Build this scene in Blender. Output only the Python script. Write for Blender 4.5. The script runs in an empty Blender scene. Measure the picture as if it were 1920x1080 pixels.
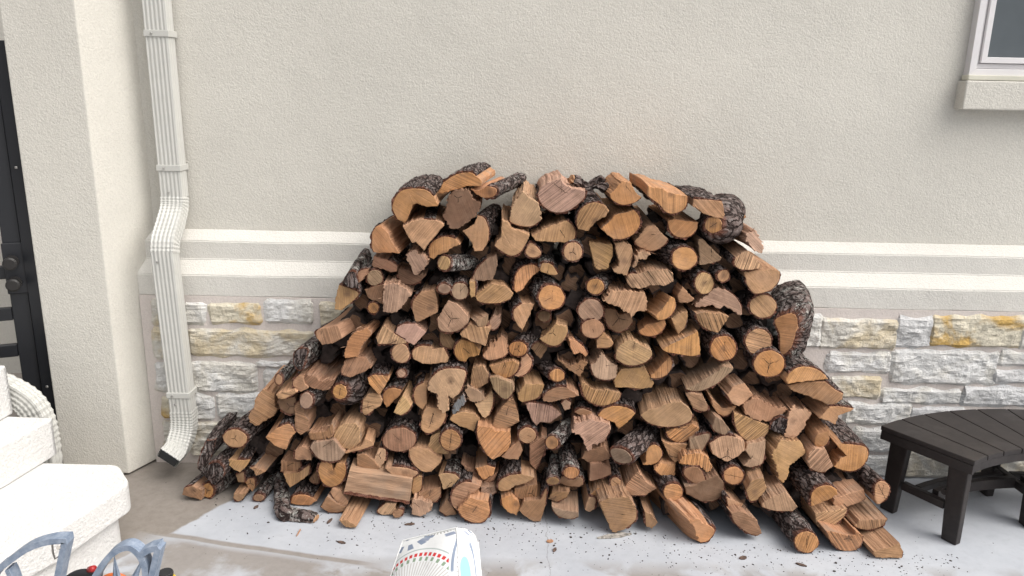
import bpy, bmesh, math, random
from mathutils import Vector, Matrix, noise
random.seed(7)
S = bpy.context.scene
COL = S.collection

# ------------------------------------------------------------------ camera
F_PX = 1450.0; CAM = Vector((0, -3.6, 1.9)); PITCH = math.radians(14.6); ROLL = 0.020
FW = Vector((0, math.cos(PITCH), -math.sin(PITCH)))
R0 = Vector((1, 0, 0)); U0 = Vector((0, math.sin(PITCH), math.cos(PITCH)))
RT = R0*math.cos(ROLL) + U0*math.sin(ROLL)
UP = -R0*math.sin(ROLL) + U0*math.cos(ROLL)
cd = bpy.data.cameras.new('camera'); cam = bpy.data.objects.new('camera', cd); COL.objects.link(cam)
cd.sensor_width = 36; cd.lens = 36*F_PX/1920; cd.clip_start = 0.05; cd.clip_end = 300
m = Matrix((RT, UP, -FW)).transposed().to_4x4(); m.translation = CAM
cam.matrix_world = m
S.camera = cam
# ------------------------------------------------------------------ sky, sun, exposure
SUN_EL = math.radians(52); SUN_AZ = math.radians(117)      # overcast: a big soft sun high behind the camera
w = bpy.data.worlds.new('World'); S.world = w; w.use_nodes = True
nt = w.node_tree; nt.nodes.clear()
sky = nt.nodes.new('ShaderNodeTexSky'); sky.sky_type = 'NISHITA'; sky.sun_disc = False
sky.sun_elevation = SUN_EL; sky.sun_rotation = SUN_AZ; sky.air_density = 1.0; sky.dust_density = 6.0; sky.ozone_density = 0.6
hs = nt.nodes.new('ShaderNodeHueSaturation'); hs.inputs['Saturation'].default_value = 0.30
bg = nt.nodes.new('ShaderNodeBackground'); bg.inputs['Strength'].default_value = 0.12
wo = nt.nodes.new('ShaderNodeOutputWorld')
nt.links.new(sky.outputs[0], hs.inputs['Color']); nt.links.new(hs.outputs[0], bg.inputs[0]); nt.links.new(bg.outputs[0], wo.inputs[0])
sl = bpy.data.lights.new('sun', 'SUN'); sl.energy = 1.4; sl.angle = math.radians(60); sl.color = (1, .97, .93)
so = bpy.data.objects.new('sun', sl); COL.objects.link(so)
dirv = Vector((math.sin(SUN_AZ)*math.cos(SUN_EL), math.cos(SUN_AZ)*math.cos(SUN_EL), math.sin(SUN_EL)))
so.rotation_euler = (-dirv).to_track_quat('-Z', 'Y').to_euler(); so.location = dirv*20
S.view_settings.view_transform = 'Standard'; S.view_settings.look = 'None'
S.view_settings.gamma = 1; S.view_settings.use_curve_mapping = False
S.view_settings.exposure = 0.53
S.render.engine = 'CYCLES'
S.cycles.diffuse_bounces = 2; S.cycles.max_bounces = 4

# ------------------------------------------------------------------ helpers
def ray(px, py):
    return FW + RT*((px-960)/F_PX) + UP*(-(py-540)/F_PX)
def onY(px, py, Y):
    d = ray(px, py); return CAM + d*((Y-CAM.y)/d.y)
def onZ(px, py, Z):
    d = ray(px, py); return CAM + d*((Z-CAM.z)/d.z)
def onP(px, py, P, n):
    d = ray(px, py); return CAM + d*((P-CAM).dot(n)/d.dot(n))
def proj(p):
    v = p-CAM; return 960+F_PX*v.dot(RT)/v.dot(FW), 540-F_PX*v.dot(UP)/v.dot(FW)

def tag(o, label=None, cat=None, group=None, kind=None):
    if label: o['label'] = label
    if cat: o['category'] = cat
    if group: o['group'] = group
    if kind: o['kind'] = kind
    return o
def link(name, me, mats, parent=None):
    o = bpy.data.objects.new(name, me); COL.objects.link(o)
    for mm in (mats if isinstance(mats, (list, tuple)) else [mats]):
        if mm.name not in [x.name for x in me.materials if x]: me.materials.append(mm)
    if parent: o.parent = parent; o.matrix_parent_inverse = parent_inv(parent)
    return o
def parent_inv(p):
    m = Matrix.Translation(p.location) if not p.parent else None
    if m is None: m = Matrix.Identity(4)
    return m.inverted()
def empty(name, loc, label=None, cat=None, group=None):
    o = bpy.data.objects.new(name, None); COL.objects.link(o); o.location = loc
    o.empty_display_size = .1
    return tag(o, label, cat, group)
def mesh(name, V, Fs, smooth=False, uv=None, mi=None):
    me = bpy.data.meshes.new(name); me.from_pydata([tuple(v) for v in V], [], Fs)
    if smooth: me.polygons.foreach_set('use_smooth', [True]*len(me.polygons))
    if mi: me.polygons.foreach_set('material_index', mi)
    if uv:
        l = me.uv_layers.new(name='UVMap'); flat = []
        for u in uv: flat += [u[0], u[1]]
        l.data.foreach_set('uv', flat)
    me.update(); return me
def bm_obj(name, bm, mats, parent=None, smooth=False):
    me = bpy.data.meshes.new(name); bm.normal_update(); bm.to_mesh(me); bm.free()
    if smooth: me.polygons.foreach_set('use_smooth', [True]*len(me.polygons))
    return link(name, me, mats, parent)
def prism(bottom, top, bev=0, seg=2, bm=None):
    bm = bm or bmesh.new()
    b = [bm.verts.new(p) for p in bottom]; t = [bm.verts.new(p) for p in top]; n = len(b)
    fs = [bm.faces.new(b[::-1]), bm.faces.new(t)]
    for i in range(n): fs.append(bm.faces.new((b[i], b[(i+1) % n], t[(i+1) % n], t[i])))
    bmesh.ops.recalc_face_normals(bm, faces=fs)
    if bev:
        es = list({e for f in fs for e in f.edges})
        bmesh.ops.bevel(bm, geom=es, offset=bev, segments=seg, affect='EDGES', profile=.6)
    return bm
def box(x0, x1, y0, y1, z0, z1, bev=0, seg=2, bm=None):
    q = [(x0, y0), (x1, y0), (x1, y1), (x0, y1)]
    return prism([Vector((a, b, z0)) for a, b in q], [Vector((a, b, z1)) for a, b in q], bev, seg, bm)
def frames(path):
    T = []
    for i in range(len(path)):
        a = path[max(i-1, 0)]; b = path[min(i+1, len(path)-1)]; T.append((b-a).normalized())
    return T
def sweep(path, prof, up=Vector((0, 1, 0)), cap=True, scale=None, closed=True):
    """profile points (u,v) swept along a path; v is the 'up' side"""
    V = []; Fs = []; T = frames(path); n = len(prof)
    for i, p in enumerate(path):
        t = T[i]; u = (up - t*up.dot(t)).normalized(); s = t.cross(u)
        k = scale[i] if scale else 1
        for a, b in prof: V.append(p + s*a*k + u*b*k)
    for i in range(len(path)-1):
        for j in range(n if closed else n-1):
            j2 = (j+1) % n; Fs.append((i*n+j, i*n+j2, (i+1)*n+j2, (i+1)*n+j))
    if cap: Fs.append(tuple(range(n))[::-1]); Fs.append(tuple((len(path)-1)*n+j for j in range(n)))
    return V, Fs
def circ(r, n=12, r2=None):
    r2 = r2 or r
    return [(r*math.cos(2*math.pi*i/n), r2*math.sin(2*math.pi*i/n)) for i in range(n)]
def spline(pts, k=8):
    out = []
    P = [pts[0]*2-pts[1]] + list(pts) + [pts[-1]*2-pts[-2]]
    for i in range(1, len(P)-2):
        for j in range(k):
            t = j/k
            out.append(.5*((2*P[i]) + (P[i+1]-P[i-1])*t + (2*P[i-1]-5*P[i]+4*P[i+1]-P[i+2])*t*t + (3*P[i]-P[i-1]-3*P[i+1]+P[i+2])*t**3))
    out.append(pts[-1]); return out

# ------------------------------------------------------------------ materials
class NT:
    def __init__(s, name):
        s.m = bpy.data.materials.new(name); s.m.use_nodes = True; s.t = s.m.node_tree
        s.b = s.t.nodes['Principled BSDF']; s.out = s.t.nodes['Material Output']
    def n(s, typ, **k):
        nd = s.t.nodes.new('ShaderNode'+typ)
        for a, v in k.items():
            if a in ('i',):
                for kk, vv in v.items(): s.set(nd, kk, vv)
            else: setattr(nd, a, v)
        return nd
    def set(s, nd, k, v):
        if hasattr(v, 'is_output') or isinstance(v, bpy.types.NodeSocket): s.t.links.new(v, nd.inputs[k])
        else: nd.inputs[k].default_value = v
    def math(s, op, a, b=None, c=None, clamp=False):
        nd = s.n('Math', operation=op, use_clamp=clamp); s.set(nd, 0, a)
        if b is not None: s.set(nd, 1, b)
        if c is not None: s.set(nd, 2, c)
        return nd.outputs[0]
    def vm(s, op, a, b=None):
        nd = s.n('VectorMath', operation=op); s.set(nd, 0, a)
        if b is not None: s.set(nd, 1, b)
        return nd.outputs[1] if op in ('LENGTH', 'DOT_PRODUCT', 'DISTANCE') else nd.outputs[0]
    def noise(s, vec, scale, detail=3, rough=.55, dist=0):
        nd = s.n('TexNoise', i={'Vector': vec, 'Scale': scale, 'Detail': detail, 'Roughness': rough, 'Distortion': dist}); return nd.outputs['Fac']
    def vor(s, vec, scale, feat='F1'):
        nd = s.n('TexVoronoi', feature=feat, i={'Vector': vec, 'Scale': scale}); return nd.outputs['Distance']
    def ramp(s, f, stops, interp='LINEAR'):
        nd = s.n('ValToRGB'); r = nd.color_ramp; r.interpolation = interp
        while len(r.elements) < len(stops): r.elements.new(.5)
        for e, (p, c) in zip(r.elements, stops):
            e.position = p; e.color = c if len(c) == 4 else (*c, 1)
        s.t.links.new(f, nd.inputs[0]); return nd.outputs[0]
    def map(s, f, a, b, c=0, d=1):
        nd = s.n('MapRange', clamp=True); s.set(nd, 0, f); s.set(nd, 1, a); s.set(nd, 2, b); s.set(nd, 3, c); s.set(nd, 4, d); return nd.outputs[0]
    def mix(s, f, a, b, mode='MIX'):
        nd = s.n('Mix', data_type='RGBA', blend_type=mode); s.set(nd, 0, f)
        for i, v in ((6, a), (7, b)):
            if isinstance(v, (tuple, list)): v = (*v[:3], 1)
            s.set(nd, i, v)
        return nd.outputs[2]
    def bump(s, h, strength=.5, dist=.002, prev=None):
        nd = s.n('Bump', i={'Height': h, 'Strength': strength, 'Distance': dist})
        if prev: s.t.links.new(prev, nd.inputs['Normal'])
        return nd.outputs[0]
    def fin(s, col, rough=.8, normal=None, spec=.3):
        s.set(s.b, 'Base Color', (*col, 1) if isinstance(col, tuple) else col)
        s.set(s.b, 'Roughness', rough); s.b.inputs['Specular IOR Level'].default_value = spec
        if normal: s.t.links.new(normal, s.b.inputs['Normal'])
        return s.m
    def pos(s): return s.n('TexCoord').outputs['Object']
    def geo(s): return s.n('NewGeometry').outputs['Position']

def stucco(name, col, grain=1.25, strength=.55, dist=.0055):
    t = NT(name); p = t.geo()
    a = t.noise(p, 78*grain, 4, .6); b = t.vor(p, 115*grain); c = t.noise(p, 1.3, 5, .6); d = t.noise(p, 420*grain, 2)
    h = t.math('ADD', t.math('MULTIPLY', a, 1.0), t.math('MULTIPLY', b, -.35)); h = t.math('ADD', h, t.math('MULTIPLY', d, .25))
    big = t.map(c, .3, .7, .94, 1.04)
    grain_c = t.map(h, .25, .75, .93, 1.05)
    cc = t.mix(1, tuple(col), t.n('CombineColor', i={0: t.math('MULTIPLY', big, grain_c), 1: t.math('MULTIPLY', big, grain_c), 2: t.math('MULTIPLY', big, grain_c)}).outputs[0], 'MULTIPLY')
    st = t.noise(t.n('Mapping', i={'Vector': p, 'Scale': (6, 6, .6)}).outputs[0], 1.5, 4)
    cc = t.mix(t.map(st, .55, .8, 0, .10), cc, tuple(x*.86 for x in col))
    n = t.bump(h, strength, dist); n = t.bump(t.noise(p, 9, 3), .25, .012, n)
    return t.fin(cc, .92, n, .2)
M = {}
M['stucco'] = stucco('stucco_beige', (.65, .625, .562))
M['stucco_fine'] = stucco('stucco_ledge', (.68, .66, .61), 1.4, .5, .005)
M['stucco_white'] = stucco('stucco_white', (.72, .71, .69), .9, .8, .008)

def mat_simple(name, col, rough=.5, metal=0, spec=.5, bumpscale=None, bs=.2, var=.08, vs=8):
    t = NT(name); p = t.geo(); f = t.noise(p, vs, 4)
    c = t.mix(t.map(f, .3, .7), tuple(x*(1-var) for x in col), tuple(min(1, x*(1+var)) for x in col))
    nrm = t.bump(t.noise(p, bumpscale, 3), bs, .001) if bumpscale else None
    t.b.inputs['Metallic'].default_value = metal
    return t.fin(c, rough, nrm, spec)
M['pipe'] = mat_simple('painted_aluminium', (.53, .525, .49), .42, var=.04)
M['pipe_shade'] = mat_simple('outlet_shade', (.04, .045, .05), .7)  # near-black colour standing in for the shade within the outlet
M['screw'] = mat_simple('screw_steel', (.45, .44, .42), .35, .8)
M['vinyl'] = mat_simple('window_vinyl', (.72, .70, .70), .4, var=.02)
M['caulk'] = mat_simple('caulk', (.62, .60, .50), .7)
M['mortar'] = stucco('mortar', (.66, .60, .56), 1.2, .6, .004)
M['black'] = mat_simple('black_paint', (.012, .013, .016), .45, bumpscale=300, bs=.1)
M['knob'] = mat_simple('knob_dark', (.025, .023, .022), .4, .3)
def bench_mat():
    t = NT('bench_resin'); p = t.geo()
    f = t.noise(p, 14, 6, .7); wet = t.map(t.noise(p, 3.2, 5, .6), .52, .62)
    c = t.mix(t.map(f, .45, .7), (.020, .0155, .0145), (.034, .027, .0245))
    c = t.mix(t.map(t.noise(p, 60, 5, .75), .62, .8, 0, .5), c, (.07, .06, .055))
    r = t.math('ADD', t.math('MULTIPLY', wet, -.12), .50)
    return t.fin(c, r, t.bump(t.noise(p, 420, 3), .15, .0008), .42)
M['bench'] = bench_mat()
def metal_blue():
    t = NT('blue_grey_paint'); p = t.geo()
    g = t.noise(t.n('Mapping', i={'Vector': p, 'Scale': (40, 40, 40)}).outputs[0], 1.2, 6, .7)
    c = t.mix(t.map(g, .35, .65), (.17, .22, .30), (.33, .38, .46))
    c = t.mix(t.map(t.noise(p, 110, 4, .8), .66, .74, 0, .8), c, (.72, .74, .76))
    c = t.mix(t.map(t.noise(p, 70, 5, .8), .70, .76, 0, .6), c, (.12, .09, .07))
    return t.fin(c, .5, t.bump(g, .4, .001), .4)
M['blue'] = metal_blue()
M['steel'] = mat_simple('galvanised_hook', (.35, .33, .30), .4, .8)
M['rubber'] = mat_simple('black_rubber', (.018, .018, .020), .55)
M['orange'] = mat_simple('orange_hose', (.55, .13, .03), .45)
M['yellow'] = mat_simple('yellow_plastic', (.75, .50, .03), .4)
M['red'] = mat_simple('red_plastic', (.35, .02, .02), .4)

def stone_mat(name, base, tint, amt):
    t = NT(name); p = t.geo()
    rnd = t.n('ObjectInfo').outputs['Random']
    q = t.vm('ADD', p, t.n('CombineXYZ', i={0: rnd, 1: rnd, 2: rnd}).outputs[0])
    n1 = t.noise(q, 9, 8, .65); n2 = t.noise(q, 38, 6, .7); n3 = t.noise(q, 4.5, 5, .6, .6)
    c = t.mix(t.map(n1, .3, .7), tuple(x*.86 for x in base), tuple(min(.86, x*1.08) for x in base))
    c = t.mix(t.map(n3, .44, .60, 0, amt), c, tint)
    c = t.mix(t.map(n2, .56, .76, 0, .45), c, (.34, .31, .27))
    h = t.math('ADD', t.noise(q, 30, 8, .72), t.math('MULTIPLY', t.noise(t.n('Mapping', i={'Vector': q, 'Scale': (.5, .5, 1.5), 'Rotation': (0, .5, 0)}).outputs[0], 22, 5, .6, 1.2), .8))
    return t.fin(c, .9, t.bump(h, 1.0, .018), .2)
M['stone_white'] = stone_mat('limestone_white', (.82, .81, .785), (.70, .64, .50), .4)
M['stone_grey'] = stone_mat('limestone_grey', (.77, .77, .77), (.60, .59, .57), .4)
M['stone_yellow'] = stone_mat('limestone_yellow', (.76, .70, .56), (.62, .40, .12), .95)
M['stone_cream'] = stone_mat('limestone_cream', (.77, .74, .67), (.66, .52, .28), .6)

def concrete():
    t = NT('patio_concrete'); p = t.geo()
    n1 = t.noise(p, 2.2, 8, .65); n2 = t.noise(p, 24, 8, .75); n3 = t.noise(p, 160, 3)
    c = t.mix(t.map(n1, .35, .65), (.39, .41, .445), (.48, .50, .53))
    c = t.mix(t.map(n2, .5, .75, 0, .35), c, (.30, .31, .33))
    sx = t.n('SeparateXYZ', i={0: p}); X, Y = sx.outputs[0], sx.outputs[1]
    wob = t.math('MULTIPLY', t.math('SUBTRACT', t.noise(p, 3.5, 6, .6), .5), .28)
    # damp brown zone at the left: bounded by a slanting line, with a thin damp streak running right
    e1 = t.math('ADD', t.math('ADD', t.math('ADD', t.math('MULTIPLY', X, .849), t.math('MULTIPLY', Y, -.529)), .904), t.math('MULTIPLY', wob, .35))
    left = t.map(e1, -.006, .006, 1, 0)
    e2 = t.math('ADD', t.math('ADD', t.math('ADD', Y, t.math('MULTIPLY', X, .2)), .942), t.math('MULTIPLY', wob, .12))
    left = t.math('MULTIPLY', left, t.math('MAXIMUM', t.map(e2, -.02, .0), t.map(t.math('ADD', X, wob), -1.62, -1.42, 1, 0)))
    streak = t.math('MULTIPLY', t.map(t.math('ABSOLUTE', e2), .010, .022, 1, 0), t.map(X, -.62, -.42, .9, 0))
    low = t.math('MULTIPLY', t.math('MULTIPLY', t.map(e2, -.05, .0, 1, 0), t.map(X, -.5, -.3, 1, .0)), t.map(t.noise(p, 3.1, 6, .6), .40, .56, .05, .85))
    stain = t.math('MULTIPLY', t.map(t.noise(t.vm('ADD', p, (3.1, 1.2, 0)), 3.4, 5, .55, .4), .49, .58), t.map(Y, -.76, -.88, 0, 1))
    wet = t.math('MAXIMUM', t.math('MAXIMUM', left, streak), t.math('MAXIMUM', low, t.math('MULTIPLY', stain, .85)))
    brown = t.mix(t.map(n2, .3, .7), (.185, .155, .125), (.27, .235, .20))
    c = t.mix(t.math('MULTIPLY', wet, .9), c, brown)
    c = t.mix(t.map(t.noise(p, 75, 5, .8), .68, .78, 0, .6), c, (.10, .09, .08))
    ck = t.math('ADD', t.math('SUBTRACT', X, .175), t.math('MULTIPLY', t.math('SUBTRACT', t.noise(p, 14, 5, .7), .5), .05))
    crack = t.map(t.math('ABSOLUTE', ck), .0012, .003, 1, 0)
    c = t.mix(t.math('MULTIPLY', crack, .35), c, (.12, .11, .10))
    h = t.math('ADD', t.math('MULTIPLY', n2, .6), t.math('MULTIPLY', n3, .4))
    r = t.math('SUBTRACT', .85, t.math('MULTIPLY', wet, .15))
    return t.fin(c, r, t.bump(h, .35, .002), .3)
M['concrete'] = concrete()

def wood_end():
    t = NT('cut_end_grain'); uv = t.n('UVMap').outputs[0]
    oi = t.n('ObjectInfo'); base = oi.outputs['Color']; rnd = oi.outputs['Random']
    sep = t.n('SeparateXYZ', i={0: uv}); x, y = sep.outputs[0], sep.outputs[1]
    r3 = t.n('CombineXYZ', i={0: t.math('MULTIPLY', rnd, 37), 1: t.math('MULTIPLY', rnd, 91), 2: rnd}).outputs[0]
    q = t.vm('ADD', uv, r3)
    # straight saw marks at an angle of their own
    rot = t.n('VectorRotate', rotation_type='Z_AXIS', i={'Vector': uv, 'Angle': t.math('MULTIPLY', rnd, 2.6)}).outputs[0]
    rotm = t.n('Mapping', i={'Vector': t.vm('ADD', rot, r3), 'Scale': (3, 230, 1)}).outputs[0]
    saw = t.noise(rotm, 1, 5, .7)
    sawa = t.n('Attribute', attribute_type='OBJECT', attribute_name='saw').outputs['Fac']
    R = t.vm('LENGTH', uv)
    Rd = t.math('ADD', R, t.math('MULTIPLY', t.noise(q, 26, 3), .016))
    rings = t.math('SINE', t.math('MULTIPLY', Rd, 1500))
    ring2 = t.noise(t.n('CombineXYZ', i={0: t.math('MULTIPLY', Rd, 260), 1: rnd, 2: 0}).outputs[0], 1, 3)
    blot = t.noise(q, 17, 5, .6, .4); fine = t.noise(q, 420, 3, .7)
    v = t.math('ADD', t.map(blot, .3, .7, .76, 1.10), t.math('MULTIPLY', rings, .025))
    v = t.math('ADD', v, t.map(ring2, .3, .7, -.09, .07))
    v = t.math('ADD', v, t.math('MULTIPLY', t.map(saw, .37, .63, -.75, .38), t.math('ADD', t.math('MULTIPLY', sawa, .75), .22)))
    v = t.math('ADD', v, t.map(fine, .3, .7, -.09, .07))
    vc = t.n('CombineColor', i={0: v, 1: v, 2: v}).outputs[0]
    c = t.mix(1, base, vc, 'MULTIPLY')
    c = t.mix(t.map(t.noise(q, 9, 3), .45, .7, 0, .22), c, (.52, .34, .23))          # drier, pinker areas
    c = t.mix(t.map(t.noise(q, 13, 6, .7), .52, .70, 0, .38), c, (.22, .135, .085))
    c = t.mix(t.map(t.noise(q, 95, 4, .75), .60, .72, 0, .5), c, (.14, .085, .055))
    # rays and drying checks
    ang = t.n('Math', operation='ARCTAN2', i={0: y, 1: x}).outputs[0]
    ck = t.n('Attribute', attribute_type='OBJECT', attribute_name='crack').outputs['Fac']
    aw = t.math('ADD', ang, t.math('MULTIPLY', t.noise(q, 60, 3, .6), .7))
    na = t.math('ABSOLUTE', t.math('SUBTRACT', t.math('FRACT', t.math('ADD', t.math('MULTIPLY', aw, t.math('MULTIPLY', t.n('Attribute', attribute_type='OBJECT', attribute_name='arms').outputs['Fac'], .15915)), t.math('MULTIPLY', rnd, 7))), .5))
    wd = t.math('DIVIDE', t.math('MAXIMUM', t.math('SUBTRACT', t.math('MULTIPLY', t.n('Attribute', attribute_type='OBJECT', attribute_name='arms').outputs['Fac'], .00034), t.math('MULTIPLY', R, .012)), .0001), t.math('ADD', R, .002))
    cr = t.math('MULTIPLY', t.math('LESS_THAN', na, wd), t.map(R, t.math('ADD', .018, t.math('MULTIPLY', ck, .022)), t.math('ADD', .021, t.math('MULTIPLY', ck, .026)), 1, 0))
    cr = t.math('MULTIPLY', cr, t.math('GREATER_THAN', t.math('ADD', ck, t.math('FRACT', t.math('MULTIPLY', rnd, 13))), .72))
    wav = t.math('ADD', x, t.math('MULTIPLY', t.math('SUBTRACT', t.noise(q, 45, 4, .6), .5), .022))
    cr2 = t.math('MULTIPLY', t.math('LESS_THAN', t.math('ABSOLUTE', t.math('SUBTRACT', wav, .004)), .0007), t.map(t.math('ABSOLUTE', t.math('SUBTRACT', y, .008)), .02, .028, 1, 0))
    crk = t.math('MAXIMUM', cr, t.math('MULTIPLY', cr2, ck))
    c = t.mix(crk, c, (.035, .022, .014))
    heart = t.math('MULTIPLY', t.map(t.math('ADD', R, t.math('MULTIPLY', t.noise(q, 55, 5, .7), .03)), .020, .038, 1, 0), t.map(t.math('FRACT', t.math('MULTIPLY', rnd, 5)), .45, .8, 0, .6))
    c = t.mix(heart, c, (.13, .075, .05))
    pit = t.map(t.vor(q, 75), .035, .07, 1, 0); pit = t.math('MULTIPLY', pit, t.map(t.noise(q, 33, 2), .56, .62))
    c = t.mix(t.math('MULTIPLY', pit, .7), c, (.07, .04, .025))
    h = t.math('ADD', t.math('MULTIPLY', saw, .8), t.math('MULTIPLY', fine, .35)); h = t.math('SUBTRACT', h, t.math('MULTIPLY', crk, 2))
    return t.fin(c, .82, t.bump(h, .7, .0015), .2)
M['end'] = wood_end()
def wood_split():
    t = NT('split_wood'); uv = t.n('UVMap').outputs[0]
    oi = t.n('ObjectInfo'); base = oi.outputs['Color']; rnd = oi.outputs['Random']
    r3 = t.n('CombineXYZ', i={0: t.math('MULTIPLY', rnd, 37), 1: t.math('MULTIPLY', rnd, 91), 2: rnd}).outputs[0]
    wrp = t.math('MULTIPLY', t.math('SUBTRACT', t.noise(t.vm('ADD', uv, r3), 14, 3), .5), .02)
    q = t.vm('ADD', t.vm('ADD', uv, r3), t.n('CombineXYZ', i={0: wrp, 1: 0, 2: 0}).outputs[0])
    f1 = t.noise(t.n('Mapping', i={'Vector': q, 'Scale': (170, 9, 1)}).outputs[0], 1, 5, .7)
    f2 = t.noise(t.n('Mapping', i={'Vector': q, 'Scale': (45, 4, 1)}).outputs[0], 1, 4, .6)
    v = t.math('ADD', t.map(f1, .3, .7, .72, 1.16), t.map(f2, .3, .7, -.12, .10))
    vc = t.n('CombineColor', i={0: v, 1: v, 2: v}).outputs[0]
    pk = t.mix(.5, base, (.40, .235, .155))
    c = t.mix(1, pk, vc, 'MULTIPLY')
    c = t.mix(t.map(t.noise(q, 8, 4), .52, .72, 0, .55), c, (.29, .23, .18))
    c = t.mix(t.map(f1, .66, .74, 0, .7), c, (.06, .035, .025))
    h = t.math('ADD', f1, t.math('MULTIPLY', f2, .8))
    return t.fin(c, .85, t.bump(h, .9, .004), .2)
M['split'] = wood_split()
def bark_mat():
    t = NT('rough_bark'); uv = t.n('UVMap').outputs[0]
    rnd = t.n('ObjectInfo').outputs['Random']
    r3 = t.n('CombineXYZ', i={0: t.math('MULTIPLY', rnd, 37), 1: t.math('MULTIPLY', rnd, 91), 2: rnd}).outputs[0]
    wrp = t.math('MULTIPLY', t.math('SUBTRACT', t.noise(t.vm('ADD', uv, r3), 30, 3), .5), .035)
    q = t.vm('ADD', t.vm('ADD', uv, r3), t.n('CombineXYZ', i={0: wrp, 1: 0, 2: 0}).outputs[0])
    f1 = t.noise(t.n('Mapping', i={'Vector': q, 'Scale': (85, 17, 1)}).outputs[0], 1, 6, .68)
    f2 = t.noise(q, 14, 4); f3 = t.noise(q, 300, 3, .7)
    mp = t.n('Mapping', i={'Vector': q, 'Scale': (62, 15, 1)}).outputs[0]
    mp = t.vm('ADD', mp, t.n('CombineXYZ', i={0: t.math('MULTIPLY', f2, 1.6), 1: t.math('MULTIPLY', t.noise(q, 60, 3), 1.1), 2: 0}).outputs[0])
    ed = t.n('TexVoronoi', feature='DISTANCE_TO_EDGE', i={'Vector': mp, 'Scale': 1.0}).outputs['Distance']
    fis = t.map(ed, .03, .17)
    pl = t.math('ADD', t.math('MULTIPLY', f1, .7), t.math('MULTIPLY', f3, .45))
    c = t.ramp(pl, [(.40, (.060, .043, .038)), (.52, (.125, .096, .088)), (.62, (.205, .170, .158)), (.75, (.33, .30, .285))])
    c = t.mix(t.map(f2, .48, .7, 0, .55), c, (.11, .055, .042))
    c = t.mix(fis, (.026, .018, .016), c)
    lch = t.n('Attribute', attribute_type='OBJECT', attribute_name='lichen').outputs['Fac']
    lf = t.math('MULTIPLY', t.map(t.math('ADD', t.noise(q, 70, 5, .75), t.math('MULTIPLY', t.math('SUBTRACT', t.noise(q, 11, 3), .5), .5)), t.math('SUBTRACT', .70, t.math('MULTIPLY', lch, .17)), t.math('SUBTRACT', .76, t.math('MULTIPLY', lch, .17))), t.map(f1, .4, .5, .25, 1))
    c = t.mix(t.math('MULTIPLY', lf, .85), c, (.47, .46, .42))
    sv = t.n('SeparateXYZ', i={0: uv}).outputs[1]
    edge = t.map(t.math('ADD', sv, t.math('MULTIPLY', t.math('SUBTRACT', t.noise(q, 45, 4), .5), .05)), .004, .028, .8, 0)
    c = t.mix(edge, c, t.mix(t.map(f3, .35, .65), (.085, .028, .018), (.24, .10, .06)))
    h = t.math('ADD', t.math('MULTIPLY', fis, .8), t.math('ADD', t.math('MULTIPLY', f1, .6), t.math('MULTIPLY', f3, .22)))
    return t.fin(c, .93, t.bump(h, 1.0, .010), .12)
M['bark'] = bark_mat()
M['filler_bark'] = mat_simple('gap_shade_bark', (.042, .030, .026), .95, bumpscale=60, bs=1.0, var=.45, vs=45)  # bark of the added filler logs, coloured dark so the gaps read as shade
# ================================================================== ground, walls
gm = mesh('patio', [(-40, -40, 0), (40, -40, 0), (40, 2, 0), (-40, 2, 0)], [(0, 1, 2, 3)])
tag(link('patio_ground', gm, M['concrete']), kind='structure')

wall = empty('house_wall', (0, .13, 0), 'beige stucco house wall with stepped ledge and limestone base behind the woodpile', 'wall')
X0, X1 = -1.79, 4.2
ZT = 3.6
# window opening on the right: the wall is built round it
wx0, wz0 = 2.072, 1.99; wx1, wz1 = 3.1, 3.1
yw = .13
bm = bmesh.new()
for (a, b, c, d) in ((X0-.2, wx0, 1.14, ZT), (wx1, X1, 1.14, ZT), (wx0, wx1, 1.14, wz0), (wx0, wx1, wz1, ZT)):
    box(a, b, yw, yw+.25, c, d, bm=bm)
bm_obj('stucco_panel', bm, M['stucco'], wall)
# stepped ledge: profile in (y, z)
prof = [(yw+.02, 1.197), (yw, 1.197), (.072, 1.147), (.072, 1.057), (.012, .993), (.012, .889), (.10, .885), (yw+.02, .885)]
def ledge_run(xa, xb):
    n = max(2, int((xb-xa)/.06)); V = []; Fs = []
    pr = []
    for (a, b) in zip(prof, prof[1:]+prof[:1]): pr += [a]
    for i in range(n+1):
        x = xa+(xb-xa)*i/n
        for j, (y, z) in enumerate(pr):
            k = .0022*noise.noise(Vector((x*4, j*3.1, 0))) + .0012*noise.noise(Vector((x*19, j*3.1, 5)))
            V.append((x, y+k, z+k*1.3))
    m_ = len(pr)
    for i in range(n):
        for j in range(m_): Fs.append((i*m_+j, (i+1)*m_+j, (i+1)*m_+(j+1) % m_, i*m_+(j+1) % m_))
    Fs.append(tuple(range(m_))); Fs.append(tuple(n*m_+j for j in range(m_))[::-1])
    return mesh('ledge', V, Fs)
me = ledge_run(-1.806, X1)
bm = bmesh.new(); bm.from_mesh(me)
bmesh.ops.bevel(bm, geom=[e for e in bm.edges if abs(e.verts[0].co.x-e.verts[1].co.x) > .02], offset=.004, segments=2, affect='EDGES')
bm_obj('ledge', bm, M['stucco_fine'], wall)
# mortar bed behind the stones
bm_obj('mortar_bed', box(-1.806, X1, .007, .24, -.02, .889), M['mortar'], wall)

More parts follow.
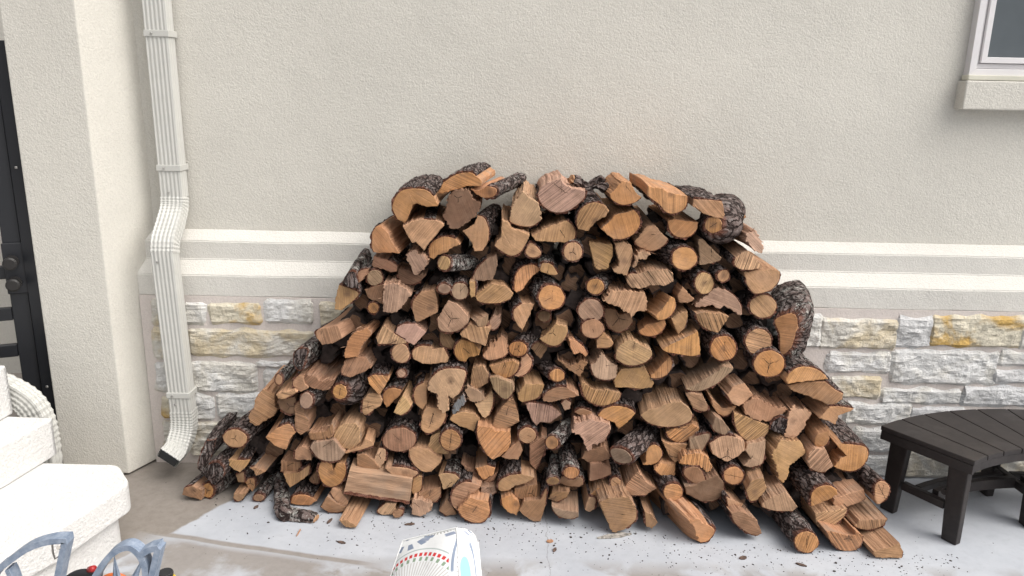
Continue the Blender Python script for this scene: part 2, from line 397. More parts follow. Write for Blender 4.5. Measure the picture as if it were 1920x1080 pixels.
def stone(x0, x1, z0, z1, mat, yf=-.006, depth=.05, seed=0, lump=1.0):
    w_, h_ = x1-x0, z1-z0
    nx = max(6, min(30, int(w_/.014))); nz = max(5, min(16, int(h_/.014)))
    V = []; Fs = []
    sd = Vector((seed*7.3, seed*3.1, seed*1.7))
    idx = {}
    for i in range(nx+1):
        for j in range(nz+1):
            u, v = i/nx, j/nz
            x = x0+w_*u; z = z0+h_*v
            eu = min(u, 1-u)*w_; ev = min(v, 1-v)*h_; e = min(eu, ev)
            wob = .018*noise.noise(Vector((x*9, z*9, seed*2.0))) 
            wob2 = .014*noise.noise(Vector((x*13, z*13, seed*2.0+9)))
            if i in (0, nx): x += wob*1.2
            if j in (0, nz): z += wob2*1.2
            if (i in (0, nx)) and (j in (0, nz)):
                x += (.010 if i == 0 else -.010); z += (.008 if j == 0 else -.008)
            y = yf + .003*math.exp(-e/.004) if e > 0 else yf+.012
            wx_ = x+.02*noise.noise(Vector((x*14, z*14, 2))+sd)
            nn = noise.noise(Vector((x*9, z*13, 1))+sd)*.008 - abs(noise.noise(Vector((wx_*17+z*9, z*30, 4))+sd))*.012 - abs(noise.noise(Vector((wx_*48, z*60-x*20, 9))+sd))*.005 + .003
            if e > 0: y += nn*lump*min(1, .6+e/.01)
            idx[i, j] = len(V); V.append((x, y, z))
    for i in range(nx):
        for j in range(nz): Fs.append((idx[i, j], idx[i+1, j], idx[i+1, j+1], idx[i, j+1]))
    ring = [idx[i, 0] for i in range(nx+1)] + [idx[nx, j] for j in range(1, nz+1)] + [idx[i, nz] for i in range(nx-1, -1, -1)] + [idx[0, j] for j in range(nz-1, 0, -1)]
    b = []
    for k in ring: b.append(len(V)); V.append((V[k][0], yf+depth, V[k][2]))
    n = len(ring)
    for k in range(n): Fs.append((ring[k], b[k], b[(k+1) % n], ring[(k+1) % n]))
    return link('stone', mesh('stone', V, Fs), M['stone_'+mat], wall)
W, G_, YL, CR = 'white', 'grey', 'yellow', 'cream'
STN = [  # pixel boxes of the stones that show left and right of the pile
 (345,566,387,606,W),(392,568,492,607,YL),(498,563,590,606,W),(597,566,655,612,CR),(352,615,588,669,CR),(595,620,700,672,W),(357,677,480,735,W),(484,677,560,687,W),(495,692,600,732,W),
 (365,739,402,786,W),(407,737,520,785,W),(355,790,560,858,CR),(284,561,308,608,CR),(286,616,314,672,CR),(291,679,320,733,W),(302,741,331,782,YL),(304,788,345,838,CR),
 (1500,590,1534,650,W),(1540,597,1677,654,CR),(1682,594,1741,651,G_),(1747,591,1912,651,YL),(1918,592,1990,652,W),(1552,659,1666,699,W),(1673,655,1864,721,W),(1874,657,1990,687,W),(1862,693,1990,719,G_),
 (1555,705,1647,746,CR),(1652,727,1797,757,W),(1803,724,1990,762,G_),(1585,753,1702,796,W),(1707,762,1806,790,G_),(1812,768,1990,800,W),(1600,802,1712,846,W),(1720,798,1880,832,W),(1890,806,1990,846,W),
 (1598,852,1690,896,W),(1696,838,1800,903,CR),(1808,845,1990,912,CR)]
k = 0
for (a, b, c, d, mt) in STN:
    P = onY(a, b, .01); Q = onY(c, d, .01)
    k += 1; stone(P.x-.004, Q.x+.004, max(Q.z-.003, .004), min(P.z+.004, .884), mt, seed=k, lump=1.3 if d-b > 55 else 1)
rows = [(.018, .20), (.215, .36), (.375, .53), (.545, .70), (.715, .878)]
rs = random.Random(5)
for (z0, z1) in rows:
    x = -.98 if z0 < .3 else (-1.0 if z0 < .5 else -.82)
    while x < 1.42:
        w_ = rs.uniform(.16, .48); x2 = min(x+w_, 1.44)
        if x2-x > .08:
            k += 1; stone(x, x2-.016, z0, z1, rs.choice([W, W, CR, G_, YL]), seed=k)
        x = x2
    x = 2.50
    while x < X1:
        x2 = x+rs.uniform(.2, .5); k += 1; stone(x, x2-.016, z0, z1, rs.choice([W, W, CR]), seed=k) if x > 2.72 else None; x = x2

# window: frame, inner stop, glass, sill
win = bpy.data.objects.new('window', None); COL.objects.link(win); win.parent = wall; win.matrix_parent_inverse = Matrix.Translation(-wall.location)
win.location = (0, 0, 0)
def wbar(bm, x0, x1, z0, z1, t, y0, y1, mit=True):
    # picture-frame ring with mitred corners
    o = [(x0, z0), (x1, z0), (x1, z1), (x0, z1)]; i_ = [(x0+t, z0+t), (x1-t, z0+t), (x1-t, z1-t), (x0+t, z1-t)]
    for k in range(4):
        k2 = (k+1) % 4
        q = [o[k], o[k2], i_[k2], i_[k]]
        prism([Vector((a, y0, b)) for a, b in q], [Vector((a, y1, b)) for a, b in q], .0015, 1, bm)
    return bm
def wpart(name, bm, mt):
    o = bm_obj(name, bm, mt); o.parent = win; return o
wpart('window_frame', wbar(bmesh.new(), wx0, wx1, wz0, wz1, .030, .085, .20), M['vinyl'])
wpart('window_frame', wbar(bmesh.new(), wx0+.032, wx1-.032, wz0+.032, wz1-.032, .022, .115, .20), M['vinyl'])
wpart('sash', wbar(bmesh.new(), wx0+.056, wx1-.056, wz0+.056, wz1-.056, .026, .100, .19), M['vinyl'])
gt = NT('window_glass'); gp = gt.geo()
gt.b.inputs['Transmission Weight'].default_value = .0
gt.fin(gt.mix(gt.map(gt.noise(gp, 3, 2), .3, .7), (.020, .024, .030), (.026, .031, .038)), .12, None, .25)
wpart('glass', box(wx0+.083, wx1-.083, .150, .156, wz0+.083, wz1-.083), gt.m)
wpart('blind_edge', box(wx0+.083, wx0+.32, .1435, .1485, wz0+.083, wz1-.083), mat_simple('grey_screen', (.075, .09, .10), .6))
P = onY(1802, 147, .075); Q = onY(1802, 207, .075)
wpart('sill', box(2.052, 3.2, .055, .23, 1.838, 1.967, .008, 3), M['stucco'])
wpart('sill_cap', box(2.060, 3.19, .062, .12, 1.969, 1.992, .004, 2), M['caulk'])

# pillar, with a slightly splayed right side
pil = empty('stucco_pillar', (-1.9, -.14, 0), 'broad square stucco pillar at the left, beside the white downspout', 'pillar')
q = [(-2.196, -.141), (-1.875, -.141), (-1.752, .14), (-2.196, .14)]
bm = prism([Vector((a, b, .012)) for a, b in q], [Vector((a, b, ZT)) for a, b in q], .006, 2)
bm_obj('pillar_shaft', bm, M['stucco'], pil)
# black gate left of the pillar
gate = empty('metal_gate', (-2.4, -.1, 0), 'black metal gate with round knobs in the gap left of the pillar', 'gate')
yg = -.10
bm_obj('gate_post', box(-2.262, -2.199, yg-.02, yg+.05, 0, 2.05, .003, 1), M['black'], gate)
ang = math.radians(24)
def gp_(u, v, z):   # u along the leaf from the hinge side outwards (towards -x and the camera)
    return Vector((-2.272-u*math.cos(ang)+v*math.sin(ang)*-1, yg-u*math.sin(ang)+v*math.cos(ang), z))
def gbox(u0, u1, v0, v1, z0, z1, bev=.003):
    c = [(u0, v0), (u1, v0), (u1, v1), (u0, v1)]
    return prism([gp_(a, b, z0) for a, b in c], [gp_(a, b, z1) for a, b in c], bev, 1)
bm_obj('gate_stile', gbox(0, .075, 0, .04, .06, 2.0), M['black'], gate)
bm_obj('gate_stile', gbox(.62, .69, 0, .04, .06, 2.0), M['black'], gate)
for z in (.10, .46, .64, .82, 1.02, 1.5, 1.9):
    bm_obj('gate_bar', gbox(.077, .618, .004, .036, z-.030, z+.030), M['black'], gate)
bm_obj('lock_plate', gbox(-.004, .080, -.012, -.001, .92, 1.16), M['black'], gate)
for z in (1.075, .975):
    c = gp_(.045, -.012, z); d = (gp_(.045, -1, z)-c).normalized()
    V, Fs = sweep([c, c+d*.012, c+d*.014, c+d*.04, c+d*.045, c+d*.062, c+d*.066], circ(1, 16), Vector((0, 0, 1)), scale=[.030, .030, .014, .014, .030, .030, .022])
    link('gate_knob', mesh('gate_knob', V, Fs), M['knob'], gate)
for z in (.45, 1.5):
    bm_obj('latch_bolt', box(-2.238, -2.226, yg-.026, yg-.021, z, z+.012, .002, 1), M['screw'], gate)
# beige wall of the passage behind the gate
pw = empty('passage_wall', (-3, 1.2, 0), 'beige stucco wall seen through the bars of the black gate', 'wall')
bm_obj('stucco_panel', box(-5.5, -2.0, 1.2, 1.4, 0, ZT), M['stucco'], pw)

# ================================================================== stucco steps at the lower left
steps = empty('stucco_steps', (-2, -1, 0), 'thick white stucco steps with rounded treads in the lower left corner', 'steps')
def smooth_poly(P, r=.03):
    out = []
    n = len(P)
    for i in range(n):
        a, b, c = P[i-1], P[i], P[(i+1) % n]
        d1 = (a-b); d2 = (c-b); k1 = min(r, d1.length*.45); k2 = min(r, d2.length*.45)
        p1 = b+d1.normalized()*k1; p2 = b+d2.normalized()*k2
        for t in (0, .17, .33, .5, .66, .83, 1): out.append(p1*(1-t)**2+b*2*t*(1-t)+p2*t*t)
    return out
def slab(name, pts, z0, z1, mat, bev=.02, r=.05, rough=.004):
    P = smooth_poly([Vector((a, b, 0)) for a, b in pts], r)
    bm = prism([p+Vector((0, 0, z0)) for p in P], [p+Vector((0, 0, z1)) for p in P], bev, 4)
    for v in bm.verts:
        c = v.co; v.co = c + Vector((noise.noise(c*8), noise.noise(c*8+Vector((5, 5, 5))), noise.noise(c*8+Vector((9, 2, 1)))))*rough
    return bm_obj(name, bm, mat, steps)
def zxy(px, py, z):
    p = onZ(px, py, z); return (p.x, p.y)
Z1, Z2, Z3 = .30, .475, .70
t1 = [zxy(60, 866, Z1), zxy(222, 871, Z1), zxy(244, 905, Z1), zxy(112, 992, Z1), zxy(0, 1052, Z1), (-1.95, -1.75), (-3.3, -1.75), (-3.3, -.6)]
slab('tread', t1, Z1-.125, Z1, M['stucco_white'], .015, .04, .002)
def inset(pts, dx, dy): return [(a+dx, b+dy) for a, b in pts]
slab('riser', inset(t1, -.045, -.025), 0, Z1-.127, M['stucco_white'], .01, .05, .012)
t2 = [zxy(25, 777, Z2), zxy(100, 783, Z2), zxy(0, 838, Z2), (-2.3, -1.75), (-3.3, -1.75), (-3.3, -.66)]
a2 = zxy(25, 777, Z2); t2[0] = (a2[0]-.4, a2[1])
slab('tread', t2, Z1+.002, Z2, M['stucco_white'], .011, .02, .002)
a3 = zxy(21, 775, Z2)
slab('tread', [(a3[0]+.015, a3[1]+.0), (a3[0]-.10, -1.75), (-3.3, -1.75), (-3.3, a3[1])], Z2+.002, Z3, M['stucco_white'], .011, .02, .002)

# ================================================================== downspouts
def rect_prof(w_, d_, rib=.0028, n=5):
    """corrugated rectangular pipe section, ribs on the wide faces"""
    P = []
    def side(a, b, nrm, ribs):
        k = ribs*4
        for i in range(k):
            t = i/k; x = a[0]+(b[0]-a[0])*t; y = a[1]+(b[1]-a[1])*t
            e = rib if (i % 4 in (1, 2)) and 0 < i < k-1 else 0
            P.append((x-nrm[0]*e, y-nrm[1]*e))
    hw, hd = w_/2, d_/2; r = .006
    side((-hw+r, -hd), (hw-r, -hd), (0, -1), n)
    P.append((hw-r*.3, -hd+r*.3))
    side((hw, -hd+r), (hw, hd-r), (1, 0), 3)
    P.append((hw-r*.3, hd-r*.3))
    side((hw-r, hd), (-hw+r, hd), (0, 1), n)
    P.append((-hw+r*.3, hd-r*.3))
    side((-hw, hd-r), (-hw, -hd+r), (-1, 0), 3)
    P.append((-hw+r*.3, -hd+r*.3))
    return P
def pipe(name, path, w_, d_, parent, up, crimp=None, cap=False):
    pr = rect_prof(w_, d_)
    V, Fs = sweep(path, pr, up, cap=cap, scale=crimp)
    o = link(name, mesh(name, V, Fs), M['pipe'], parent)
    return o
def crimped(path, k=3, amp=.06):
    """dense path with crimp folds"""
    out = []; sc = []
    for i in range(len(path)-1):
        for j in range(k):
            out.append(path[i].lerp(path[i+1], j/k)); sc.append(1.0+amp*(1 if j == 1 else 0)-amp*.5*(1 if j == 0 else 0))
    out.append(path[-1]); sc.append(1.0); return out, sc
ds = empty('downspout', (-1.62, -.1, 0), 'ribbed off-white rain downspout running down the wall beside the pillar', 'downspout')
XD = -1.617; YU = .072; YD = -.088; UPV = Vector((0, 1, 0))
pipe('upper_pipe', [Vector((XD-.005, YU, ZT)), Vector((XD, YU, 1.36))], .106, .076, ds, UPV)
b1 = spline([Vector((XD, YU-.002, 1.36)), Vector((XD, YU-.012, 1.315)), Vector((XD, YU-.045, 1.27)), Vector((XD, YD+.06, 1.215)), Vector((XD, YD+.018, 1.17)), Vector((XD, YD+.002, 1.12))], 3)
p_, s_ = crimped(b1[:8], 2, .035); p2_, s2_ = crimped(b1[7:], 2, .035)
pipe('elbow', p_+p2_[1:], .108, .078, ds, UPV, s_+s2_[1:])
pipe('lower_pipe', [Vector((XD, YD, 1.13)), Vector((XD+.018, YD, .33))], .104, .076, ds, UPV)
b2 = spline([Vector((XD+.018, YD, .34)), Vector((XD+.018, YD-.002, .275)), Vector((XD+.013, YD-.018, .22)), Vector((XD+.000, YD-.062, .168)), Vector((XD-.020, YD-.128, .138))], 4)
p_, s_ = crimped(b2, 2, .03)
pipe('outlet_elbow', p_, .108, .080, ds, UPV, s_)
T = (b2[-1]-b2[-2]).normalized()
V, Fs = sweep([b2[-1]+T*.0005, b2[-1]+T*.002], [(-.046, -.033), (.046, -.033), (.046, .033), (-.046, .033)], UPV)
link('outlet_shadow_gap', mesh('outlet_shade_plate', V, Fs), M['pipe_shade'], ds).name = 'outlet_shade'  # dark plate across the mouth stands for the shade inside the pipe
for z, yy, x in ((2.10, YU, XD), (1.50, YU, XD), (.425, YD, XD+.016)):
    bm_obj('strap', prism([Vector((x-.057, yy-.0425, z-.014)), Vector((x+.057, yy-.0425, z-.014)), Vector((x+.057, yy+.05, z-.014)), Vector((x-.057, yy+.05, z-.014))],
        [Vector((x-.057, yy-.0425, z+.014)), Vector((x+.057, yy-.0425, z+.014)), Vector((x+.057, yy+.05, z+.014)), Vector((x-.057, yy+.05, z+.014))], .0015, 1), M['pipe'], ds)
for z, yy, x in ((2.10, YU-.0445, XD-.02), (1.50, YU-.0445, XD-.02), (1.385, YU-.040, XD-.01), (1.085, YD-.040, XD-.02), (.38, YD-.042, XD), (.425, YD-.0445, XD-.01)):
    V, Fs = sweep([Vector((x, yy+.002, z)), Vector((x, yy-.003, z)), Vector((x, yy-.0045, z))], circ(.0055, 8), Vector((0, 0, 1)), scale=[1, 1, .5])
    link('screw', mesh('screw', V, Fs), M['screw'], ds)
ds2 = empty('downspout', (-2.1, -.4, 0), 'short ribbed white pipe elbow bending down behind the steps', 'downspout')
YS = -.42
pp = [onY(-110, 690, YS), onY(-20, 716, YS), onY(28, 737, YS), onY(56, 757, YS), onY(73, 785, YS), onY(81, 815, YS), onY(86, 850, YS), onY(95, 930, YS)]
pth = spline(pp, 3); p_, s_ = crimped(pth, 2, .05)
pr = rect_prof(.10, .082, .003, 4)
V, Fs = sweep(p_, pr, Vector((0, 1, 0)), cap=False, scale=s_)
link('elbow', mesh('elbow', V, Fs), M['pipe'], ds2)

# ================================================================== curved bench
bench = empty('curved_bench', (2.3, -.5, 0), 'dark brown curved bench with radiating slats at the right of the woodpile', 'bench')
OC = Vector((2.436, -1.363)); RI, RO = .865, 1.28; A0 = math.radians(124.6); DA = math.radians(6.85); NS = 9; HZ = .425
def pol(r, a, z): return Vector((OC.x+r*math.cos(a), OC.y+r*math.sin(a), z))
def arcbox(bm, r0, r1, a0, a1, z0, z1, n=3, bev=.003):
    P = [(r1, a0+(a1-a0)*i/n) for i in range(n+1)] + [(r0, a1+(a0-a1)*i/n) for i in range(n+1)]
    return prism([pol(r, a, z0) for r, a in P], [pol(r, a, z1) for r, a in P], bev, 2, bm)
for i in range(NS):
    a1 = A0-i*DA; a0 = a1-DA+.0042
    bm_obj('slat', arcbox(None, RI, RO, a0, a1, HZ-.022, HZ, 3, .004), M['bench'], bench)
AE = A0-NS*DA
bm_obj('apron', arcbox(None, RI+.004, RI+.024, AE+.01, A0-.010, HZ-.062, HZ-.0235, 16, .002), M['bench'], bench)
bm_obj('apron', arcbox(None, RO-.024, RO-.004, AE+.01, A0-.008, HZ-.062, HZ-.0235, 16, .002), M['bench'], bench)
for a in (A0-.002, AE+.024):
    bm_obj('end_rail', arcbox(None, RI+.003, RO-.003, a-.022, a, HZ-.066, HZ-.0235, 2, .002), M['bench'], bench)
def leg(r, a, splay=.0, wr=.078, wa=.040, dr=0):
    c = pol(r, a, 0); er = Vector((math.cos(a), math.sin(a), 0)); ea = Vector((-math.sin(a), math.cos(a), 0))
    def q(z, off, kr): 
        o = c+er*off+Vector((0, 0, z)); return [o-er*wr/2*kr-ea*wa/2, o+er*wr/2*kr-ea*wa/2, o+er*wr/2*kr+ea*wa/2, o-er*wr/2*kr+ea*wa/2]
    return prism(q(0, dr, .86), q(HZ-.068, 0, 1.12), .006, 2)
angs = (A0-.055, A0-math.radians(31), AE+.055)
for a in angs:
    L1 = bm_obj('leg', leg(RI+.072, a, dr=-.012), M['bench'], bench)
    L2 = bm_obj('leg', leg(RO-.070, a, dr=.012), M['bench'], bench)
    bm = bmesh.new(); arcbox(bm, RI+.108, RO-.108, a-.014/1.0, a+.014, .135, .172, 2, .004)
    bm_obj('stretcher', bm, M['bench'], bench)
for a1, a2 in ((angs[1], angs[0]), (angs[2], angs[1])):
    bm_obj('long_rail', arcbox(None, 1.02, 1.05, a1+.02, a2-.02, .14, .19, 8, .003), M['bench'], bench)
    bm_obj('long_rail', arcbox(None, 1.10, 1.13, a1+.02, a2-.02, .14, .17, 8, .003), M['bench'], bench)
